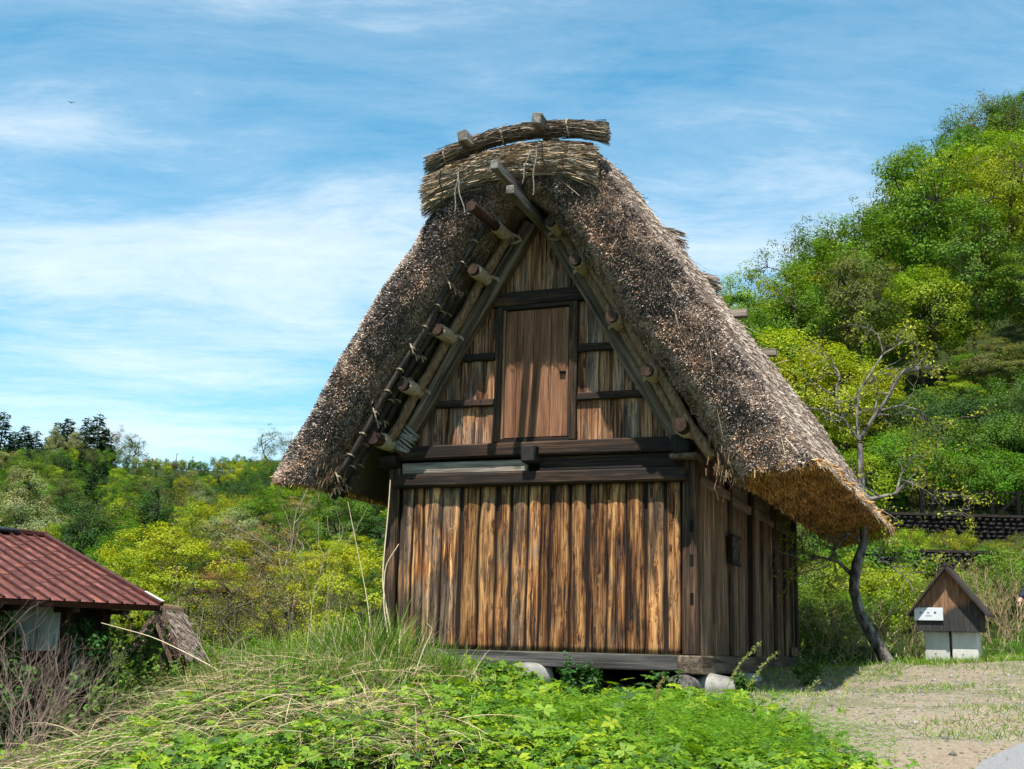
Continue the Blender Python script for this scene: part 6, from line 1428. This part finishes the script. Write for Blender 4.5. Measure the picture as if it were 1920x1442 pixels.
# feathery horsetail patches
def feather(n, x, y, sx, sy, h_):
    p2 = np.stack([rng.normal(x, sx, n), rng.normal(y, sy, n)], 1); p2 = p2[p2[:, 1] < front_y(p2[:, 0]) - 0.15]; P = np.stack([p2[:, 0], p2[:, 1], HG(p2[:, 0], p2[:, 1])], 1)
    out = [grass_at(P, h_, 0.004, np.array([(0.13, 0.27, 0.008)]), (1.0,), 0.25, 0.2, 2)]
    for t in np.linspace(0.25, 0.95, 7):
        for q in range(5):
            B = P + np.array([0, 0, 1.0]) * h_ * t; a = rng.uniform(0, 6.28, len(B)); d = np.stack([np.cos(a), np.sin(a), 0.55 + 0 * a], 1)
            V, F, m_ = blades(B, d, 0.075 * (1.15 - t), 0.0035, 0.2, 1, 0.3); out.append((V, F, np.repeat(jitc(np.tile((0.14, 0.30, 0.008), (len(B), 1)), 0.25), m_, 0)))
    return joinarr(out)
V, F, C = joinarr([feather(380, 1.45, 9.4, .42, .5, .32), feather(320, 1.9, 9.0, .34, .4, .30), feather(240, 0.9, 11.2, .45, .4, .22), feather(160, 0.2, 11.0, .35, .35, .24), feather(220, 1.7, 10.2, .3, .4, .26)])
tag(finish('horsetail_patch', arrmesh('horsetail_patch', V, F, C), M['herb']), 'feathery bright green horsetail growing at the gravel edge', 'horsetail', kind='stuff')
# grass tufts and weeds on the gravel, under the sign box and the tree line
P = scatter(60000, 2.0, 11, 8, 22, lambda x, y: (gravel_amt(x, y) > 0.3))
P = P[rng.random(len(P)) < dens(P, 0.42, 0.58, 1.1, 9.0) * (0.85 + 0.15 * (P[:, 1] < 11.5)) + 0.05]
tl = P[::1]; parts = [grass_at(tl, 0.085, 0.007, GC, (0.35, 0.25, 0.2, 0.15, 0.05), 0.6, 0.3, 2)]
P = scatter(9000, 2.2, 10.5, 15.2, 21, lambda x, y: (np.abs(y - 17.0 - 0.28 * (x - 6.0)) < 0.55 + 0.25 * np.sin(x * 3)) & (y > front_y(x) + 0.2)); parts.append(grass_at(P, 0.15, 0.008, GC, (0.35, 0.35, 0.2, 0.07, 0.03), 0.45, 0.4, 2))
P = scatter(2500, hb[0] - 0.7, hb[0] + 0.8, 16.4, 17.0, lambda x, y: rng.random(len(x)) < 0.5); parts.append(grass_at(P, 0.13, 0.008, GC, (0.3, 0.4, 0.25, 0.05, 0.0), 0.4, 0.4, 2))
V, F, C = joinarr(parts); tag(finish('grass', arrmesh('grass', V, F, C), M['herb']), 'low grass tufts on the gravel yard and round the sign box', 'grass', kind='stuff')
# loose pebbles
P = scatter(9000, 1.8, 9.5, 8, 18, lambda x, y: gravel_amt(x, y) > 0.5); n = len(P); sz = rng.uniform(0.006, 0.02, (n, 1)) * np.where(rng.random((n, 1)) < 0.03, 2.2, 1)
oc = np.array([(1, 0, 0), (0, 1, 0), (-1, 0, 0), (0, -1, 0), (0, 0, .7), (0, 0, -.5)]); V = (P[:, None] + oc[None] * sz[:, :, None] * rng.uniform(0.7, 1.3, (n, 6, 1))).reshape(-1, 3)
tri = np.array([(0, 1, 4), (1, 2, 4), (2, 3, 4), (3, 0, 4), (1, 0, 5), (2, 1, 5), (3, 2, 5), (0, 3, 5)]); F = (np.arange(n)[:, None, None] * 6 + tri[None]).reshape(-1, 3)
pc = np.array([(0.22, 0.195, 0.16), (0.18, 0.155, 0.13), (0.27, 0.25, 0.22), (0.12, 0.108, 0.095)])
tag(finish('gravel', arrmesh('gravel', V, F, np.repeat(pc[rng.integers(0, 4, n)], 6, 0)), M['straw']), 'loose pebbles strewn over the yard', 'gravel', kind='stuff')
# wild growth on the ground under the trees near the yard and in the valley
def wild(n, x0, x1, y0, y1, keep, h_, w_, label):
    P = scatter(n, x0, x1, y0, y1, keep); V, F, C = grass_at(P, h_, w_, GC, (0.3, 0.25, 0.15, 0.2, 0.1), 0.5, 0.4, 2)
    tag(finish('grass', arrmesh('grass', V, F, C), M['herb']), label, 'grass', kind='stuff')
wild(9000, 4.5, 16, 19.5, 29, lambda x, y: (x > 0.2 * y) & (gravel_amt(x, y) < 0.2), 0.30, 0.018, 'rough grass on the foot of the near slope')
wild(7000, -11, -2.5, 12, 24, lambda x, y: (x < -2.6) & ~((x > -9.5) & (x < -4.6) & (y > 18.9 + 0.0 * x) & (y < 30)), 0.26, 0.014, 'rough grass round the red roofed house')

# tall seeding grass stalks, each its own thing
def stalk(name, px, pyb, D, tip, h_, label, heads=9, colr=(0.22, 0.30, 0.05), hc=(0.40, 0.42, 0.12)):
    b0 = at(px, pyb, D); e = empty(name, (b0[0], D, hg(b0[0], D)), 0, label=label, cat='weed', group='seeding weeds on the bank')
    t = np.linspace(0, 1, 9)[:, None]; P = np.array([[0, 0, 0]]) + t * np.array([[0.03, 0, h_]]) + t ** 2.2 * np.array([[tip, 0.05, -0.16 * h_]])
    V, F = tubes_arr([(P, np.linspace(0.0042, 0.0015, 9))], 5); finish('stem', arrmesh('stem', V, F, np.tile(colr, (len(V), 1))), M['herb'], e)
    out = []; r_ = np.random.default_rng(int(px))
    for k in range(heads):
        q = P[4] + (P[8] - P[4]) * (k / (heads - 1)); q = np.array([np.interp(0.45 + 0.55 * k / (heads - 1), t[:, 0], P[:, i]) for i in range(3)])
        B = np.tile(q, (14, 1)) + r_.normal(size=(14, 3)) * 0.012; d = np.array([np.sign(tip) * 0.8, 0, 0.35]) + r_.normal(size=(14, 3)) * 0.4
        V, F, m_ = leaves(B, d, r_.normal(size=(14, 3)), 0.022, 0.0055); out.append((V, F, np.repeat(jitc(np.tile(hc, (14, 1)), 0.25), m_, 0)))
    V, F, C = joinarr(out); finish('seed_head', arrmesh('seed_head', V, F, C), M['herb'], e)
    V, F, C = grass_at(np.zeros((9, 3)) + r_.normal(size=(9, 3)) * (0.02, 0.02, 0), h_ * 0.5, 0.014, GC, (0.4, 0.4, 0.2, 0, 0), 0.4, 0.5, 4); finish('leaf_blades', arrmesh('leaf_blades', V, F, C), M['herb'], e)
stalk('seeding_grass', 1352, 1360, 10.6, 0.30, 0.78, 'tall seeding grass arching in front of the storehouse side wall')
stalk('seeding_grass', 1392, 1360, 10.8, 0.28, 0.66, 'shorter seeding grass arching beside the tallest one')
stalk('seeding_grass', 1478, 1400, 9.8, 0.22, 0.52, 'slim seeding grass standing at the gravel edge')
stalk('seeding_grass', 1500, 1390, 9.6, 0.16, 0.44, 'short seeding grass nearest the road side')
stalk('dock_weed', 1222, 1330, 11.2, 0.08, 0.42, 'rusty topped weed before the storehouse sill near the corner', 10, (0.20, 0.20, 0.06), (0.33, 0.24, 0.09))
stalk('dock_weed', 1575, 1330, 11.0, 0.05, 0.30, 'small upright weed alone on the gravel', 6)
# long dry stems leaning on the storehouse post and over the lane
def dry_stem(pts, r_, label, name='withered_reed'):
    P = np.array([at(*p) for p in pts]); e = empty(name, P[0], 0, label=label, cat='reed', group='long withered reeds'); 
    t = np.linspace(0, 1, len(P)); tt2 = np.linspace(0, 1, 14); Q = np.stack([np.interp(tt2, t, P[:, i]) for i in range(3)], 1); Q[1:-1] = (Q[:-2] + Q[1:-1] * 2 + Q[2:]) / 4
    V, F = tubes_arr([(Q - P[0], np.linspace(r_, r_ * 0.5, 14))], 5); finish('stem', arrmesh('stem', V, F, np.tile((0.50, 0.41, 0.27), (len(V), 1))), M['twig'], e)
dry_stem([(742, 1230, 14.6), (722, 1130, 14.7), (716, 1080, 14.8), (728, 960, 15.0), (732, 900, 15.1)], 0.012, 'tall pale dry stem leaning on the storehouse post')
dry_stem([(735, 1240, 14.4), (718, 1130, 14.6), (722, 1060, 14.7), (748, 1020, 14.8)], 0.009, 'bent dry stem beside the storehouse post')
dry_stem([(700, 1240, 14.0), (690, 1130, 14.2), (664, 1000, 14.4), (652, 940, 14.5)], 0.006, 'thin dry stem rising under the thatched eave')
dry_stem([(440, 1275, 13.0), (380, 1240, 13.6), (290, 1195, 14.4), (190, 1168, 15.0)], 0.009, 'long straw coloured stem slanting over the lane to the red house')
dry_stem([(775, 1270, 12.9), (795, 1215, 13.0), (812, 1180, 13.0), (800, 1168, 13.0)], 0.007, 'broken dry stem before the sill beam')
# dark leafy sapling before the sill
def leafy(px, py, D, h_, n, label, seed, colr, size=0.06, spread=0.5, name='leafy_weed'):
    p = at(px, py, D); e = empty(name, (p[0], D, hg(p[0], D)), 0, label=label, cat='plant'); r = np.random.default_rng(seed); segs = []; cen = []
    for k in range(n):
        a = r.uniform(0, 6.28); s2, t2 = branchy(seed * 50 + k, (0, 0, -0.03), (math.cos(a) * spread, math.sin(a) * spread * 0.6, 1), h_ * r.uniform(0.6, 1), 0.006, 1, 0.6, (2, 4), 0.5, 0.12); segs += s2
        for P, _ in s2: cen += list(P[1:])
    V, F = tubes_arr(segs, 4); finish('stem', arrmesh('stem', V, F, np.tile((0.10, 0.13, 0.03), (len(V), 1))), M['twig'], e)
    cen = np.array(cen); V, F, C = crown_leaves(r, cen, np.full(len(cen), 0.05), 5, size, 0.8, up=0.9); o = finish('foliage', arrmesh('foliage', V, F, C), M['leaf'], e); o.color = (*colr, 1)
leafy(1068, 1290, 13.1, 0.44, 5, 'dark green leafy sapling growing up before the sill beam', 3, (0.035, 0.11, 0.022))
leafy(1100, 1290, 13.2, 0.28, 6, 'lower dark leafy weed beside the sapling at the sill', 4, (0.05, 0.12, 0.025), 0.07)
leafy(1250, 1300, 13.3, 0.26, 5, 'dark weed tucked against the storehouse corner stone', 6, (0.04, 0.11, 0.02), 0.06)
leafy(1395, 1300, 12.9, 0.2, 5, 'small weed between the corner stones', 7, (0.06, 0.13, 0.02), 0.05)
leafy(1512, 1275, 15.0, 0.30, 7, 'bushy weed at the far end of the side sill', 8, (0.07, 0.14, 0.02), 0.05, 0.8)
# ivy climbing the red house wall
iv = empty('ivy', (HR[0], HR[1], -1.0), ha, label='glossy green ivy climbing the dark wall of the red roofed house', cat='ivy')
r = np.random.default_rng(12); segs = []; cen = []
for k in range(26):
    x0 = r.uniform(-2.3, -0.3); P = [np.array([x0, 0.55 + r.uniform(-0.25, 0.05), -0.2])]; d = np.array([r.normal() * 0.2, 0, 1.0])
    for j in range(9): d = unit(d + np.array([r.normal() * 0.35, r.normal() * 0.08, 0.25])); P.append(P[-1] + d * r.uniform(0.14, 0.24))
    P = np.array(P); P[:, 2] = np.minimum(P[:, 2], 1.86); segs.append((P, np.linspace(0.012, 0.005, 10))); cen += list(P + r.normal(size=P.shape) * (0.10, 0.05, 0.06))
V, F = tubes_arr(segs, 4); finish('stem', arrmesh('stem', V, F, np.tile((0.08, 0.06, 0.04), (len(V), 1))), M['twig'], iv)
cen = np.array(cen); cen = cen[(fbm(cen * 1.8, 2) > 0.40)]
V, F, C = crown_leaves(r, cen, np.full(len(cen), 0.16), 34, 0.075, 0.9, up=0.2, asp=0.8); V[:, 1] = np.minimum(V[:, 1], 0.60)
o = finish('foliage', arrmesh('foliage', V, F, C), M['leaf'], iv); o.color = (0.055, 0.14, 0.025, 1)
leafy(150, 1330, 15.8, 0.7, 9, 'loose green shrub growing before the dark house wall', 21, (0.10, 0.17, 0.03), 0.07, 0.6, 'green_shrub')
leafy(270, 1330, 17.2, 1.0, 16, 'green shrub at the corner of the red roofed house', 22, (0.11, 0.19, 0.03), 0.07, 0.7, 'green_shrub')
leafy(320, 1280, 18.5, 0.7, 10, 'green shrub under the thatched hut eave', 23, (0.13, 0.2, 0.03), 0.07, 0.7, 'green_shrub')

_q = at(276, 1200, 22.6); tree('bush', _q[0], 22.6, 0.62, jit(GREEN), 'bush', 'leafy green bush between the red roofed house and the thatched hut', 'bush')
_q = at(335, 1200, 22.2); tree('bush', _q[0], 22.2, 0.26, jit(LIME), 'bush', 'low lime bush in front of the thatched hut wall', 'bush')
leafy(262, 1330, 20.0, 1.75, 16, 'tall ivy clad shrub under the end of the red eave', 24, (0.07, 0.15, 0.022), 0.085, 0.22, 'green_shrub')
leafy(288, 1330, 20.6, 1.35, 12, 'ivy shrub in front of the thatched hut gable', 25, (0.06, 0.14, 0.022), 0.085, 0.3, 'green_shrub')
